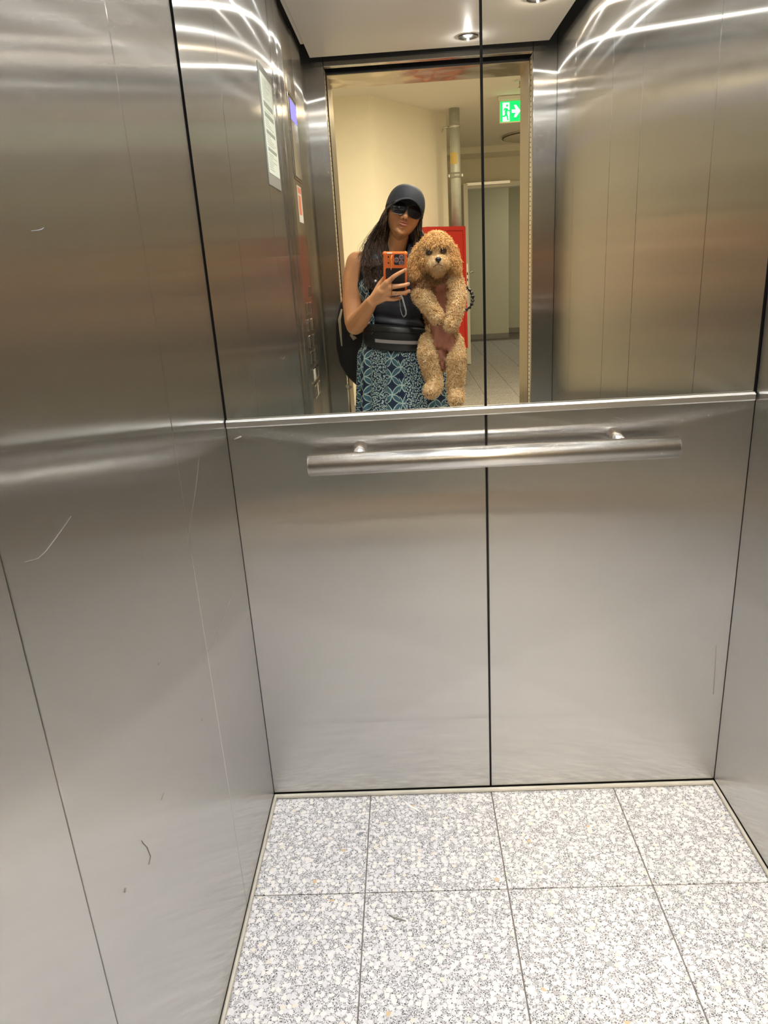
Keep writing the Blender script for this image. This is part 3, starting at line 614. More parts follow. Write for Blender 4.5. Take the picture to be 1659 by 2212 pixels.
# nails
NAIL = plain('fingernail', (.62, .36, .27), .25)
for u, v, off in ((875.5, 582.5, .0185), (883, 612.5, .0155), (884, 628, .0135)):
    p = F(u, v, off); MB().ball(p, (.0042, .0016, .0052), 10, 8).build('nail', NAIL, wo, flip=True)

# ---- clothes
TOP = plain('black_jersey', (.024, .027, .038), .50, bump=.2, bscale=60)
def ring(c, rx, ry, z, n=56, fold=0, k=9, ph=0, a0=0, a1=2 * math.pi, closed=True):
    out = []
    for i in range(n if closed else n + 1):
        a = a0 + (a1 - a0) * i / n; f = 1 + fold * math.sin(k * a + ph)
        out.append(Vector((c[0] + rx * f * math.cos(a), c[1] - ry * f * math.sin(a), z)))
    return out
def prof_at(z, pr):
    for (z0, *a), (z1, *b) in zip(pr, pr[1:]):
        if z0 >= z >= z1: t = (z0 - z) / (z0 - z1); t = t * t * (3 - 2 * t); return [p + (q - p) * t for p, q in zip(a, b)]
    return list(pr[-1][1:])
cx = ch.x
# z, cx, cy, rx, ry
TP = [(1.30, cx, 1.79, .115, .075), (1.24, cx, 1.785, .150, .105), (1.17, cx, 1.78, .158, .128), (1.10, cx + .003, 1.782, .146, .118), (1.02, ws.x, 1.785, .136, .108), (.95, ws.x, 1.785, .142, .112), (.89, ws.x, 1.785, .155, .118)]
rings = []
for i in range(60):
    z = 1.275 - i * (.375 / 59); a, b, rx, ry = prof_at(z, TP)
    r_ = ring((a, b), rx, ry, z)
    for q in r_:                                            # soft folds pulled across the waist
        if z < 1.10:
            ph = (q.z * 95 + (q.x - cx) * 16); s = max(0, min(1, (1.10 - z) / .04)) * (1 if q.y < 1.785 else 0)
            q.y -= .0060 * s * (math.sin(ph) + .5 * math.sin(ph * 1.7 + 2))
        if z > 1.225 and abs(q.x - cx + .01) < .075: q.z -= .0
    rings.append(r_)
tk = MB().loft(rings).build('tank_top', TOP, wo, flip=True)
# scooped neckline straps
for s in (-1, 1):
    MB().tube([(cx + s * .062, 1.685, 1.235), (cx + s * .075, 1.70, 1.285), (cx + s * .085, 1.755, 1.322), (cx + s * .085, 1.82, 1.31), (cx + s * .075, 1.88, 1.25)], [(.020, .006)] * 5, 12, sq=(1, 0, 0)).build('strap', TOP, tk, flip=True)
# batik cloth: four-petal flowers, dotted bands
BAT = mat('batik_cotton'); b_ = bsdf(BAT); b_.inputs['Roughness'].default_value = .8
uvn = nd(BAT, 'ShaderNodeUVMap'); sc_ = nd(BAT, 'ShaderNodeVectorMath', operation='SCALE'); sc_.inputs['Scale'].default_value = 15.5; lk(BAT, uvn.outputs[0], sc_.inputs[0])
nz_ = nd(BAT, 'ShaderNodeTexNoise'); nz_.inputs['Scale'].default_value = 22; lk(BAT, uvn.outputs[0], nz_.inputs['Vector'])
dd = nd(BAT, 'ShaderNodeVectorMath', operation='MULTIPLY_ADD'); lk(BAT, nz_.outputs['Color'], dd.inputs[0]); dd.inputs[1].default_value = (.16, .16, 0); lk(BAT, sc_.outputs[0], dd.inputs[2])
rot_ = nd(BAT, 'ShaderNodeMapping'); rot_.inputs['Rotation'].default_value = (0, 0, math.radians(45)); rot_.inputs['Scale'].default_value = (1.2, 1.2, 1); lk(BAT, dd.outputs[0], rot_.inputs[0])
vf = nd(BAT, 'ShaderNodeTexVoronoi', feature='F2', voronoi_dimensions='2D'); vf.inputs['Scale'].default_value = 1; vf.inputs['Randomness'].default_value = 0; lk(BAT, rot_.outputs[0], vf.inputs['Vector'])
def M_(m, op, a, b=None, c=None):
    n = nd(m, 'ShaderNodeMath', operation=op)
    for i, q in enumerate((a, b, c)):
        if q is None: continue
        if isinstance(q, (int, float)): n.inputs[i].default_value = q
        else: lk(m, q, n.inputs[i])
    return n.outputs[0]
F2 = vf.outputs['Distance']
petal = M_(BAT, 'LESS_THAN', F2, .69); outl = M_(BAT, 'LESS_THAN', M_(BAT, 'ABSOLUTE', M_(BAT, 'SUBTRACT', F2, .69)), .036)
vd = nd(BAT, 'ShaderNodeTexVoronoi', voronoi_dimensions='2D'); vd.inputs['Scale'].default_value = 7.0; vd.inputs['Randomness'].default_value = .9; lk(BAT, dd.outputs[0], vd.inputs['Vector'])
dots = M_(BAT, 'LESS_THAN', vd.outputs['Distance'], .30)
vs2 = nd(BAT, 'ShaderNodeTexVoronoi', voronoi_dimensions='2D', feature='F1'); vs2.inputs['Scale'].default_value = 1.5; lk(BAT, dd.outputs[0], vs2.inputs['Vector'])
scroll = M_(BAT, 'LESS_THAN', M_(BAT, 'PINGPONG', vs2.outputs['Distance'], .14), .020)
dotz = M_(BAT, 'MAXIMUM', dots, scroll)
sx_ = nd(BAT, 'ShaderNodeSeparateXYZ'); lk(BAT, dd.outputs[0], sx_.inputs[0])
band = M_(BAT, 'GREATER_THAN', M_(BAT, 'SINE', M_(BAT, 'MULTIPLY_ADD', sx_.outputs[0], 2.1, .8)), .05)
def mixc(m, f, a, c):
    n = nd(m, 'ShaderNodeMix', data_type='RGBA'); lk(m, f, n.inputs[0])
    for i, q in ((6, a), (7, c)):
        if isinstance(q, tuple): n.inputs[i].default_value = (*q, 1)
        else: lk(m, q, n.inputs[i])
    return n.outputs[2]
NAVY, TEAL, PALE = (.010, .022, .052), (.055, .135, .175), (.42, .56, .50)
flow = mixc(BAT, outl, mixc(BAT, petal, NAVY, TEAL), PALE); dotc = mixc(BAT, dotz, NAVY, PALE)
lk(BAT, mixc(BAT, band, dotc, flow), b_.inputs['Base Color'])
def add_uv(o, f):
    me = o.data; uv = me.uv_layers.new(name='UVMap')
    for p in me.polygons:
        us = [f(me.vertices[me.loops[li].vertex_index].co) for li in p.loop_indices]
        if max(u[0] for u in us) - min(u[0] for u in us) > .5: us = [(u[0] + (1.0 if u[0] < 0 else 0) * PER, u[1]) for u in us]
        for li, u in zip(p.loop_indices, us): uv.data[li].uv = u
PER = 1.15
def cyl_uv(c): a = math.atan2(c.x - cx, -(c.y + 1.785)); return (a / (2 * math.pi) * PER, c.z)
# skirt
rings = []
for i in range(64):
    t = i / 63; z = .935 - t * .66; fl = .35 + .65 * t
    rx = .152 + .030 * min(1, t * 14) + .060 * t; ry = .120 + .022 * min(1, t * 14) + .065 * t
    rr_ = []
    for k in range(180):
        a = 2 * math.pi * k / 180; f = 1 + (.016 + .062 * fl) * (math.sin(15 * a + 1.3 * math.sin(3 * a)) * .6 + .4 * math.sin(27 * a + 2 + 2 * t))
        rr_.append(Vector((ws.x + .004 + rx * f * math.cos(a), 1.785 - ry * f * math.sin(a), z)))
    rings.append(rr_)
sk = MB().loft(rings, caps=False).build('skirt', BAT, wo, flip=True); add_uv(sk, cyl_uv)
sm_ = sk.modifiers.new('t', 'SOLIDIFY'); sm_.thickness = .002
# open sleeveless bodice over the top: left and right front with the back
def bodice(a0, a1, name):
    rings = []
    for i in range(40):
        z = 1.315 - i * (.40 / 39); a, b, rx, ry = prof_at(min(z, 1.30), TP); e = .010 + .008 * (i / 39)
        arm = max(0, (z - 1.17) / .145)                        # arm hole pulls the cloth in
        rings.append([q for q in ring((a, b), (rx + e) * (1 - .10 * arm), ry + e, z, 40, fold=.012, k=11, a0=a0, a1=a1, closed=False)])
    o = MB().loft(rings, closed=False, caps=False).build(name, BAT, wo, flip=True); add_uv(o, cyl_uv)
    s_ = o.modifiers.new('t', 'SOLIDIFY'); s_.thickness = .003; return o
fl_ = bodice(math.radians(132), math.radians(215), 'bodice_front'); fr_ = bodice(math.radians(-35), math.radians(40), 'bodice_front')
bk_ = bodice(math.radians(214), math.radians(326), 'bodice_back')
BUT = plain('pearl_button', (.85, .84, .78), .25)
for u, v, Y in ((811, 607, 1.655), (796, 697, 1.662), (806, 652, 1.655)):
    p = B(u, v, Y); MB().tube([p, p + Vector((-.3, -1, 0)).normalized() * .003], .0048, 16).build('button', BUT, fl_, flip=True)
# ---- hair
HAIR = plain('dark_hair', (.022, .013, .009), .45, spec=.5); HAIR2 = plain('brown_hair', (.13, .072, .040), .45, spec=.5)
mb = MB()
mb.ball(HP(0, -.022, .012), (.078, .086, .098), 28, 20, rot=Matrix((HX, -HF, HZ)).transposed())
mb.chain([(HP(-.060, -.012, .005), .016), (HP(-.066, -.006, -.03), .015), (HP(-.068, -.01, -.075), .016)]).chain([(HP(.060, -.012, .005), .016), (HP(.066, -.006, -.03), .014), (HP(.066, -.01, -.075), .016)])
mb.chain([(HP(-.056, -.035, -.01), .026), (HP(-.062, -.035, -.06), .028), (B(822, 520, 1.77), .034), (B(808, 555, 1.745), .030), (B(808, 588, 1.70), .024)])
mb.chain([(B(832, 530, 1.78), .032), (B(826, 570, 1.72), .026), (B(824, 590, 1.69), .02)])
mb.chain([(HP(.062, -.035, -.01), .026), (HP(.064, -.02, -.06), .030), (B(907, 520, 1.76), .034), (B(902, 560, 1.72), .034), (B(900, 590, 1.70), .026)])
mb.chain([(HP(-.04, -.06, -.04), .05), (B(838, 545, 1.85), .05), (B(850, 600, 1.905), .04)]).chain([(HP(.04, -.06, -.04), .05), (B(880, 550, 1.85), .05)])
hb_ = mb.build('hair', HAIR, wo, flip=True); fuse(hb_, .005, 3)
mbs = [MB(), MB()]
def strand(p0, pts, amp, fr, r, mb):
    ps = []; n = 26; ph = random.uniform(0, 6.28); cp = [Vector(p0)] + [Vector(p) for p in pts]; m = len(cp) - 1
    for i in range(n + 1):
        t = i / n * m; k = min(int(t), m - 1); f = t - k
        a, b = cp[k], cp[k + 1]; pa = cp[k - 1] if k > 0 else a * 2 - b; pb = cp[k + 2] if k + 2 <= m else b * 2 - a
        q = .5 * ((2 * a) + (b - pa) * f + (2 * pa - 5 * a + 4 * b - pb) * f * f + (3 * a - pa - 3 * b + pb) * f ** 3)
        e = amp * min(1, i / n * 1.6); q += Vector((math.cos(ph + i * fr) * e, math.sin(ph + i * fr * 1.1) * e * .7, math.sin(ph * 2 + i * fr * .8) * e * .3)); ps.append(q)
    mb.tube(ps, [r * (1 - .6 * i / n) for i in range(n + 1)], 4, caps=False)
def jit(p, s): return p + Vector((random.gauss(0, s), random.gauss(0, s * .6), random.gauss(0, s * .6)))
for k in range(1500):                                           # long side, left in the picture
    a = random.uniform(-.6, 1.0); o_ = random.uniform(-1, 1)
    root = HP(-.066 + .012 * random.random(), -.055 + .090 * random.random(), .030 - .02 * random.random())
    m1 = HP(-.082 + random.uniform(-.006, .016), random.uniform(-.06, .028), -.05)
    x2 = 812 + 17 * o_; m2_ = B(x2, 528 + random.uniform(-8, 8), 1.765 - random.uniform(0, .05) + .0)
    m3 = B(806 + 20 * o_ + random.uniform(-5, 5), 568, 1.715 - random.uniform(0, .035)); L = random.uniform(574, 626)
    m4 = B(812 + 20 * o_ + random.uniform(-6, 6), L, 1.665 - random.uniform(0, .012))
    strand(root, [m1, m2_, m3, m4], random.uniform(.004, .013), random.uniform(.45, .95), .0013, mbs[k % 5 < 2])
for k in range(620):
    o_ = random.uniform(-1, 1)
    root = HP(.070 - .010 * random.random(), -.06 + .085 * random.random(), .025); m1 = HP(.080 + random.uniform(-.014, .005), random.uniform(-.05, .026), -.05)
    m2_ = B(905 + 10 * o_, 525, 1.76 - random.uniform(0, .05)); m3 = B(900 + 13 * o_, 560, 1.72 - random.uniform(0, .03)); m4 = B(898 + 15 * o_, random.uniform(585, 612), 1.665)
    strand(root, [m1, m2_, m3, m4], random.uniform(.001, .005), random.uniform(.5, .9), .0013, mbs[k % 3 == 0])
for k in range(36):                                            # flyaways
    root = HP(-.070, -.03, .0); strand(root, [HP(-.088, -.03, -.05), B(792 + random.uniform(-14, 6), 530, 1.76), B(782 + random.uniform(-12, 14), 560, 1.74)], .006, .5, .0006, mbs[0])
mbs[0].build('hair_strands', HAIR, wo, flip=True, rec=False, kind='stuff'); mbs[1].build('hair_strands_brown', HAIR2, wo, flip=True, rec=False, kind='stuff', label='lighter brown wavy strands')
# ---- cap
CAPM = plain('cap_fabric', (.030, .034, .042), .75, bump=.25, bscale=400); CAPD = plain('cap_underside', (.012, .012, .014), .8)
cap = empty('cap', (HC0.x, -HC0.y, HC0.z), label='dark grey baseball cap', parent_=None) if False else None
rings = []
for j in range(19):
    th = math.pi / 2 * j / 18 * 1.0; zz = .016 + .092 * math.cos(th) ** .92; rr_ = math.sin(th) ** .80
    ring_ = []
    for i in range(48):
        a = 2 * math.pi * i / 48; seam = 1 - .012 * abs(math.cos(3 * a)) ** 12
        ring_.append(HP(.081 * rr_ * math.cos(a) * seam, -.004 + (.102 if math.sin(a) > 0 else .096) * rr_ * math.sin(a) * seam, zz))
    rings.append(ring_)
rings.append([HP(*(lambda q: (q[0], q[1], .004))(((.081 * math.cos(2 * math.pi * i / 48)), (-.004 + (.102 if math.sin(2 * math.pi * i / 48) > 0 else .096) * math.sin(2 * math.pi * i / 48))))) for i in range(48)])
cp_ = MB().loft(rings, caps=False).build('cap', CAPM, wo, flip=True, label='dark grey baseball cap'); s_ = cp_.modifiers.new('t', 'SOLIDIFY'); s_.thickness = .003
br_t = []
for i in range(25):
    a = math.radians(14 + 152 * i / 24); row = []
    for k in range(9):
        t = k / 8; ext = .062 * math.sin((a - math.radians(14)) / math.radians(152) * math.pi) ** .55 * t
        x = .080 * math.cos(a) * (1 - .04 * t); f = -.004 + .102 * math.sin(a) + ext
        row.append(HP(x, f, .014 - .012 * t + .020 * (1 - (math.cos(a)) ** 2) * (1 - .2 * t) - .022 * abs(math.cos(a)) ** 2.0))
    br_t.append(row)
brm = MB().loft(br_t, closed=False, caps=False).build('cap_brim', CAPM, cp_, flip=True); s_ = brm.modifiers.new('t', 'SOLIDIFY'); s_.thickness = .004; s_.offset = 0
MB().ball(HP(0, -.004, .109), (.006, .006, .003), 12, 8).build('cap_button', CAPM, cp_, flip=True)
# ---- sunglasses
LENS = plain('dark_lens', (.007, .005, .006), .06, spec=.45); SGF = plain('sunglass_frame', (.012, .012, .014), .2, coat=.5)
sg = MB(); frm = MB()
for s in (-1, 1):
    cx_ = s * .0335; N = 36; outer = []
    for i in range(N):
        a = 2 * math.pi * i / N; c_, n_ = math.cos(a), math.sin(a)
        rx = .0310; rz = .0215 if n_ > 0 else .0290
        x = cx_ + rx * abs(c_) ** .85 * (1 if c_ > 0 else -1) * (1 + .06 * n_) ; z = -.006 + rz * abs(n_) ** .9 * (1 if n_ > 0 else -1) - s * 0 - .002 * abs(c_)
        f = .103 - 2.6 * x * x
        outer.append((x, f, z))
    vs = [HP(cx_, .107 - 2.6 * cx_ ** 2, -.007)] + [HP(*q) for q in outer] + [HP(cx_ + (x - cx_) * .6, (.1055 - 2.6 * (cx_ + (x - cx_) * .6) ** 2), -.007 + (z + .007) * .6) for x, f, z in outer]
    fs = [(0, N + 1 + i, N + 1 + (i + 1) % N) for i in range(N)] + [(1 + i, 1 + (i + 1) % N, N + 1 + (i + 1) % N, N + 1 + i) for i in range(N)]
    sg.add(vs, fs); frm.tube([HP(*q) for q in outer + outer[:2]], .0013, 8)
    frm.tube([HP(s * .0635, .090, .003), HP(s * .0685, .078, .003), HP(s * .0705, .01, .0)], [.0016, .002, .0016], 8)
frm.tube([HP(-.009, .104, .002), HP(0, .107, .005), HP(.009, .104, .002)], .0016, 8)
sg_ = frm.build('sunglasses', SGF, wo, flip=True, label='dark aviator-style sunglasses'); sg.build('lens', LENS, sg_, flip=True)
# earrings, ring
SIL = plain('silver', (.80, .79, .76), .15, 1.0)
for s in (-1, 1): MB().tube([HP(s * .073, .006, -.040), HP(s * .074, .008, -.060)], [.0012, .0030], 8).build('earring', SIL, wo, flip=True)
a = F(855.5, 633.8, .0195); d = (F(862, 633.6, .019) - F(850, 634, .0195)).normalized()
def torus(c, ax, R, r, n=28, m=8):
    ax = ax.normalized(); u = ax.orthogonal().normalized(); v = ax.cross(u); mb = MB()
    return mb.tube([c + (u * math.cos(2 * math.pi * i / n) + v * math.sin(2 * math.pi * i / n)) * R for i in range(n + 1)], r, m, caps=False)
torus(a - PN * 0, d, .0098, .0016).build('finger_ring', SIL, wo, flip=True)
# scrunchie loop on the other wrist
c = B(993, 646, 1.70); pts = []
for i in range(241):
    a = math.radians(-165 + 330 * i / 240) ; pts.append(c + Vector((.056 * math.cos(a), .012 * math.sin(2 * a), .052 * math.sin(a))))
MB().tube(pts, [.0058 + .0024 * math.sin(i * .52) + .0012 * math.sin(i * 1.33) for i in range(241)], 10).build('hair_tie', plain('black_satin', (.012, .012, .014), .3), None, flip=True, label='black crinkled hair tie worn on the wrist beside the dog', cat='hair tie')

# ---- phone
PH = empty('phone', (PC.x, -PC.y, PC.z), label='smartphone in a rugged orange case held up in front of the woman', cat='phone')
def pp_(s, t, o): return PC + PR * s + PD * t + PN * (o - .006)
CASE = plain('orange_case', (.85, .17, .022), .35, coat=.3); CASEK = plain('case_black', (.016, .016, .018), .45)
def rrect(s0, s1, t0, t1, r, o, n=6):
    out = []
    for cs, ct, a0 in ((s1 - r, t1 - r, 0), (s0 + r, t1 - r, 90), (s0 + r, t0 + r, 180), (s1 - r, t0 + r, 270)):
        for k in range(n + 1): a = math.radians(a0 + 90 * k / n); out.append(pp_(cs + r * math.cos(a), ct + r * math.sin(a), o))
    return out
S0, S1, T0, T1 = -.0705, .0215, -.0385, .131
MB().loft([rrect(S0 + .002, S1 - .002, T0 + .002, T1 - .002, .012, -.016), rrect(S0, S1, T0, T1, .013, -.014), rrect(S0, S1, T0, T1, .013, -.002), rrect(S0 + .003, S1 - .003, T0 + .003, T1 - .003, .012, .0)], smooth=False).build('case', CASE, PH, flip=True)
MB().loft([rrect(S0 + .004, S1 - .004, T0 + .004, T1 - .004, .010, -.0175), rrect(S0 + .004, S1 - .004, T0 + .004, T1 - .004, .010, -.0158)], smooth=False).build('handset', CASEK, PH, flip=True)
MB().loft([rrect(S0 + .009, S1 - .007, .0215, T1 - .012, .006, -.001), rrect(S0 + .009, S1 - .007, .0215, T1 - .012, .006, .0005)], smooth=False).build('back_panel', CASEK, PH, flip=True)
MB().loft([rrect(-.0285, .0115, -.032, .009, .006, -.001), rrect(-.0285, .0115, -.032, .009, .006, .0010)], smooth=False).build('camera_island', CASEK, PH, flip=True)
PINK = plain('lens_ring', (.80, .36, .28), .25, .6); LG = plain('lens_glass', (.10, .10, .115), .1, coat=1.0)
for s, t in ((0, 0), (0, -.0215), (-.0190, -.0108)):
    l = MB().loft([[pp_(s + r_ * math.cos(a), t + r_ * math.sin(a), o_) for a in [2 * math.pi * k / 28 for k in range(28)]] for o_, r_ in ((.0010, .0092), (.0030, .0090), (.0030, .0076), (.0012, .0076))], caps=False, smooth=False).build('lens_ring', PINK, PH, flip=True, rec=True)
    MB().loft([[pp_(s + .0078 * math.cos(a), t + .0078 * math.sin(a), o_) for a in [2 * math.pi * k / 24 for k in range(24)]] for o_ in (.0011, .0020)], smooth=False).build('lens_glass', LG, l, flip=True)
mb = MB()
for s, t in ((S0 + .0065, T0 + .0065), (S1 - .0065, T0 + .0065), (S0 + .0065, T1 - .0065), (S1 - .0065, T1 - .0065)): mb.ball(pp_(s, t, -.007), (.0095, .0090, .0095), 14, 10)
mb.build('corner_bumper', CASE, PH, flip=True, kind='stuff')
MB().tube([pp_(-.056, -.0365, .0005), pp_(-.036, -.0365, .0005)], .0022, 8).build('top_bar', plain('pale_plastic', (.85, .82, .76), .4), PH, flip=True)
for s, t in ((-.050, -.022), (-.050, .001)): MB().tube([pp_(s, t, .0), pp_(s, t, .0006)], .0032, 14).build('screw', CASEK, PH, flip=True)
MB().tube([pp_(-.036, -.030, .002), pp_(-.041, -.014, .0025), pp_(-.038, .0, .0025), pp_(-.040, .020, .002), pp_(-.040, .030, .001)], [.002, .0035, .003, .0034, .001], 8).build('case_rib', plain('orange_light', (.95, .32, .05), .3, coat=.5), PH, flip=True)
STR = plain('grey_strap', (.30, .29, .28), .4)
c0 = F(862, 632, .020); lp = [c0, F(869, 643, .026), F(873, 658, .030), F(877, 672, .032), F(877, 680, .030), F(872, 685.5, .027), F(868, 679, .022), F(865, 668, .018), F(864, 655, .016), F(862, 640, .016)]
sp_ = []
for k in range(len(lp) - 1):
    for f in (0, .33, .66): sp_.append(lp[k].lerp(lp[k + 1], f))
MB().tube(sp_, [(.0034, .0010)] * len(sp_), 8, sq=(1, .2, 0)).build('wrist_strap', STR, PH, flip=True)
MB().tube([F(846.5, 599, .0305), F(846.5, 612, .0310), F(846.0, 625, .0315), F(845.5, 637, .028)], .0009, 6).build('cord', plain('brown_cord', (.12, .05, .03), .5), PH, flip=True)

# ---- shoes
SHOE = plain('dark_shoe', (.02, .02, .024), .5)
for a_ in (-1, 1):
    kx = hp.x + a_ * .095
    rr_ = []
    for y_, hw, h_ in ((1.872, .022, .045), (1.862, .032, .062), (1.82, .036, .070), (1.77, .038, .058), (1.72, .042, .046), (1.675, .038, .036), (1.648, .024, .026), (1.640, .010, .016)):
        rr_.append([Vector((kx + a_ * .004 * (1.87 - y_) * 20 + hw * math.cos(t), y_, .0005 + h_ * .5 * (1 + math.sin(t)))) for t in [2 * math.pi * k / 20 for k in range(20)]])
    MB().loft(rr_).build('shoe', SHOE, wo, flip=True)
# ---- waist bag
FAB = plain('waist_bag_fabric', (.012, .013, .012), .42, bump=.25, bscale=90); REF = plain('reflective_strip', (.40, .37, .36), .35, .3)
bag = empty('waist_bag', (ws.x, -1.66, .93), label='black waist bag with grey reflective strip worn over the dress', cat='bag')
def arc(a, r, z, ry=None): return Vector((ws.x + (.150 + r) * math.cos(a), 1.785 - (.118 + r) * math.sin(a), z))
def BZ(a): return .950 - .020 * math.cos(a)
rings = []
A0, A1 = math.radians(30), math.radians(160)
for i in range(41):
    a = A0 + (A1 - A0) * i / 40; e = math.sin((a - A0) / (A1 - A0) * math.pi) ** .35; th = .004 + .036 * e; hh = .024 + .030 * e; zc = BZ(a) - .012 * math.cos(a) * 0
    pr_ = [(.004, -hh), (th * .8, -hh), (th, -hh + .006), (th + .003, -.003), (th, hh - .010), (th * .75, hh - .002), (.004, hh)]
    rings.append([arc(a, r, zc + z) for r, z in pr_])
MB().loft(rings).build('pouch', FAB, bag, flip=True)
def strip(z0, z1, off, a0, a1, name, m, hh0=.0):
    rr_ = []
    for i in range(31):
        a = a0 + (a1 - a0) * i / 30; e = math.sin((a - A0) / (A1 - A0) * math.pi) ** .35; th = .004 + .036 * e
        rr_.append([arc(a, th + off, BZ(a) + z0), arc(a, th + off + .0012, BZ(a) + z0), arc(a, th + off + .0012, BZ(a) + z1), arc(a, th + off, BZ(a) + z1)])
    return MB().loft(rr_, smooth=False).build(name, m, bag, flip=True)
strip(-.020, -.006, .0036, math.radians(44), math.radians(122), 'reflective_strip', REF)
strip(.026, .0285, .0030, math.radians(44), math.radians(146), 'zip', plain('zip_teeth', (.03, .03, .03), .3, .4))
pz = arc(math.radians(124), .046, .982); MB().tube([pz, pz + Vector((-.004, -.004, -.006)), pz + Vector((-.012, -.002, -.010))], [.003, .0025, .0015], 8).build('zip_pull', CASEK, bag, flip=True)
MB().loft([[arc(a, .003, .945 - .011), arc(a, .006, .945 - .011), arc(a, .006, .945 + .011), arc(a, .003, .945 + .011)] for a in [A1 + (2 * math.pi - A1 + A0) * i / 40 for i in range(41)]], smooth=False).build('belt', FAB, bag, flip=True)
# ---- backpack
BPK = plain('backpack_fabric', (.008, .008, .009), .6, bump=.3, bscale=60); BEI = plain('beige_webbing', (.42, .36, .25), .7)
bp = empty('backpack', (ws.x, -1.93, .75), label='black backpack with beige trim worn on the back', cat='backpack')
rings = []
x0b = B(724, 740, 1.915).x; x1b = cx + (cx - x0b) * .78
for z, sxx, syy in ((1.155, .55, .5), (1.14, .72, .75), (1.09, .88, .95), (1.0, .98, 1.0), (.90, 1.0, 1.05), (.82, .96, 1.0), (.76, .84, .9), (.72, .70, .7), (.705, .55, .5)):
    xm = (x0b + x1b) / 2; hw = (x1b - x0b) / 2 * sxx
    rings.append([Vector((xm + hw * abs(math.cos(a)) ** .6 * (1 if math.cos(a) > 0 else -1), 1.955 + .063 * syy * abs(math.sin(a)) ** .6 * (1 if math.sin(a) > 0 else -1), z)) for a in [2 * math.pi * k / 40 for k in range(40)]])
MB().loft(rings).build('pack', BPK, bp, flip=True)
MB().tube([B(738, 668, 1.90), B(733, 690, 1.886), B(735, 715, 1.882), B(738, 748, 1.884)], [(.004, .002), (.007, .002), (.006, .002), (.003, .002)], 8, sq=(1, 0, 0)).build('trim', BEI, bp, flip=True)
MB().tube([B(757, 722, 1.885), B(764, 732, 1.875), B(768, 728, 1.872)], [(.009, .002)] * 3, 8, sq=(0, 0, 1)).build('strap_tab', BEI, bp, flip=True)
MB().tube([B(748, 832, 1.90), B(753, 838, 1.893), B(760, 836, 1.89)], [(.010, .004), (.013, .006), (.004, .003)], 10, sq=(0, 0, 1)).build('trim', BEI, bp, flip=True)
MB().tube([B(753, 840, 1.895), B(755, 865, 1.893), B(755, 900, 1.893), B(756, 950, 1.893)], [(.0035, .002)] * 4, 8, sq=(1, 0, 0)).build('strap_end', BEI, bp, flip=True)
for s in (-1, 1):
    MB().tube([(cx + s * .10, 1.92, 1.12), (cx + s * .10, 1.86, 1.315), (cx + s * .105, 1.78, 1.338), (cx + s * .115, 1.70, 1.28), (cx + s * .135, 1.71, 1.20), (cx + s * .160, 1.80, 1.10), (cx + s * .15, 1.92, 1.0)], [(.016, .005)] * 7, 10, sq=(1, 0, 0)).build('shoulder_strap', BPK, bp, flip=True)

# ================================================================== the dog
YD = 1.575
dg = empty('dog', (B(955, 650, YD).x, -YD, B(955, 650, YD).z), label='curly apricot dog held upright in the arm, belly to the mirror', cat='dog')
def dogcol(name, c0, c1, rough=.75):
    m = mat(name); b = bsdf(m); b.inputs['Roughness'].default_value = rough; b.inputs['Specular IOR Level'].default_value = .25
    geo = nd(m, 'ShaderNodeNewGeometry'); n = nd(m, 'ShaderNodeTexNoise'); n.inputs['Scale'].default_value = 45; n.inputs['Detail'].default_value = 3; lk(m, geo.outputs['Position'], n.inputs['Vector'])
    mr = nd(m, 'ShaderNodeMapRange'); mr.inputs[1].default_value = .35; mr.inputs[2].default_value = .65; lk(m, n.outputs[0], mr.inputs[0])
    cc = mixc(m, mr.outputs[0], c0, c1); lk(m, cc, b.inputs['Base Color'])
    tr_ = nd(m, 'ShaderNodeBsdfTranslucent'); lk(m, cc, tr_.inputs[0]); ms = nd(m, 'ShaderNodeMixShader'); ms.inputs[0].default_value = .35   # light passes through thin hair
    lk(m, b.outputs[0], ms.inputs[1]); lk(m, tr_.outputs[0], ms.inputs[2]); lk(m, ms.outputs[0], m.node_tree.nodes['Material Output'].inputs[0]); return m
FURA = dogcol('apricot_fur', (.78, .47, .17), (.95, .67, .31)); FURC = dogcol('cream_fur', (.88, .62, .30), (1.0, .82, .50)); CHST = dogcol('shaded_chest_fur', (.42, .22, .11), (.62, .36, .18))  # CHST is the coat browned to paint in the shaded chest
BELLY = plain('belly_skin', (.50, .22, .14), .55, var=.18, vscale=18); FACE = dogcol('short_face_fur', (.78, .48, .19), (.88, .62, .30))
mb = MB()
HDc = B(943, 549, YD - .03)
mb.ball(HDc + Vector((0, 0, .012)), (.062, .064, .068), 24, 18)                               # skull
mb.ball(HDc + Vector((.002, -.045, -.034)), (.044, .046, .036), 20, 14)                         # muzzle
mb.ball(HDc + Vector((-.018, -.048, -.036)), (.026, .036, .024)).ball(HDc + Vector((.022, -.048, -.036)), (.026, .036, .024)).ball(HDc + Vector((.001, -.048, -.058)), (.026, .032, .024))
mb.ball(HDc + Vector((-.030, -.02, -.022)), (.030, .036, .034)).ball(HDc + Vector((.032, -.02, -.022)), (.030, .036, .034))
mb.chain([(HDc + Vector((0, .01, -.02)), .048), (B(947, 602, YD + .02), .050)])
mb.chain([(B(924, 605, YD + .02), .040), (B(932, 640, YD + .03), .041), (B(946, 700, YD + .04), .038), (B(948, 735, YD + .04), .040)]).chain([(B(972, 605, YD + .02), .038), (B(970, 640, YD + .03), .041), (B(963, 700, YD + .04), .038), (B(964, 740, YD + .04), .040)])
FL = [(B(912, 608, YD + .005), .034), (B(911, 634, YD - .01), .031), (B(924, 654, YD - .035), .026), (B(939, 674, YD - .045), .021), (B(944, 682, YD - .05), .020)]
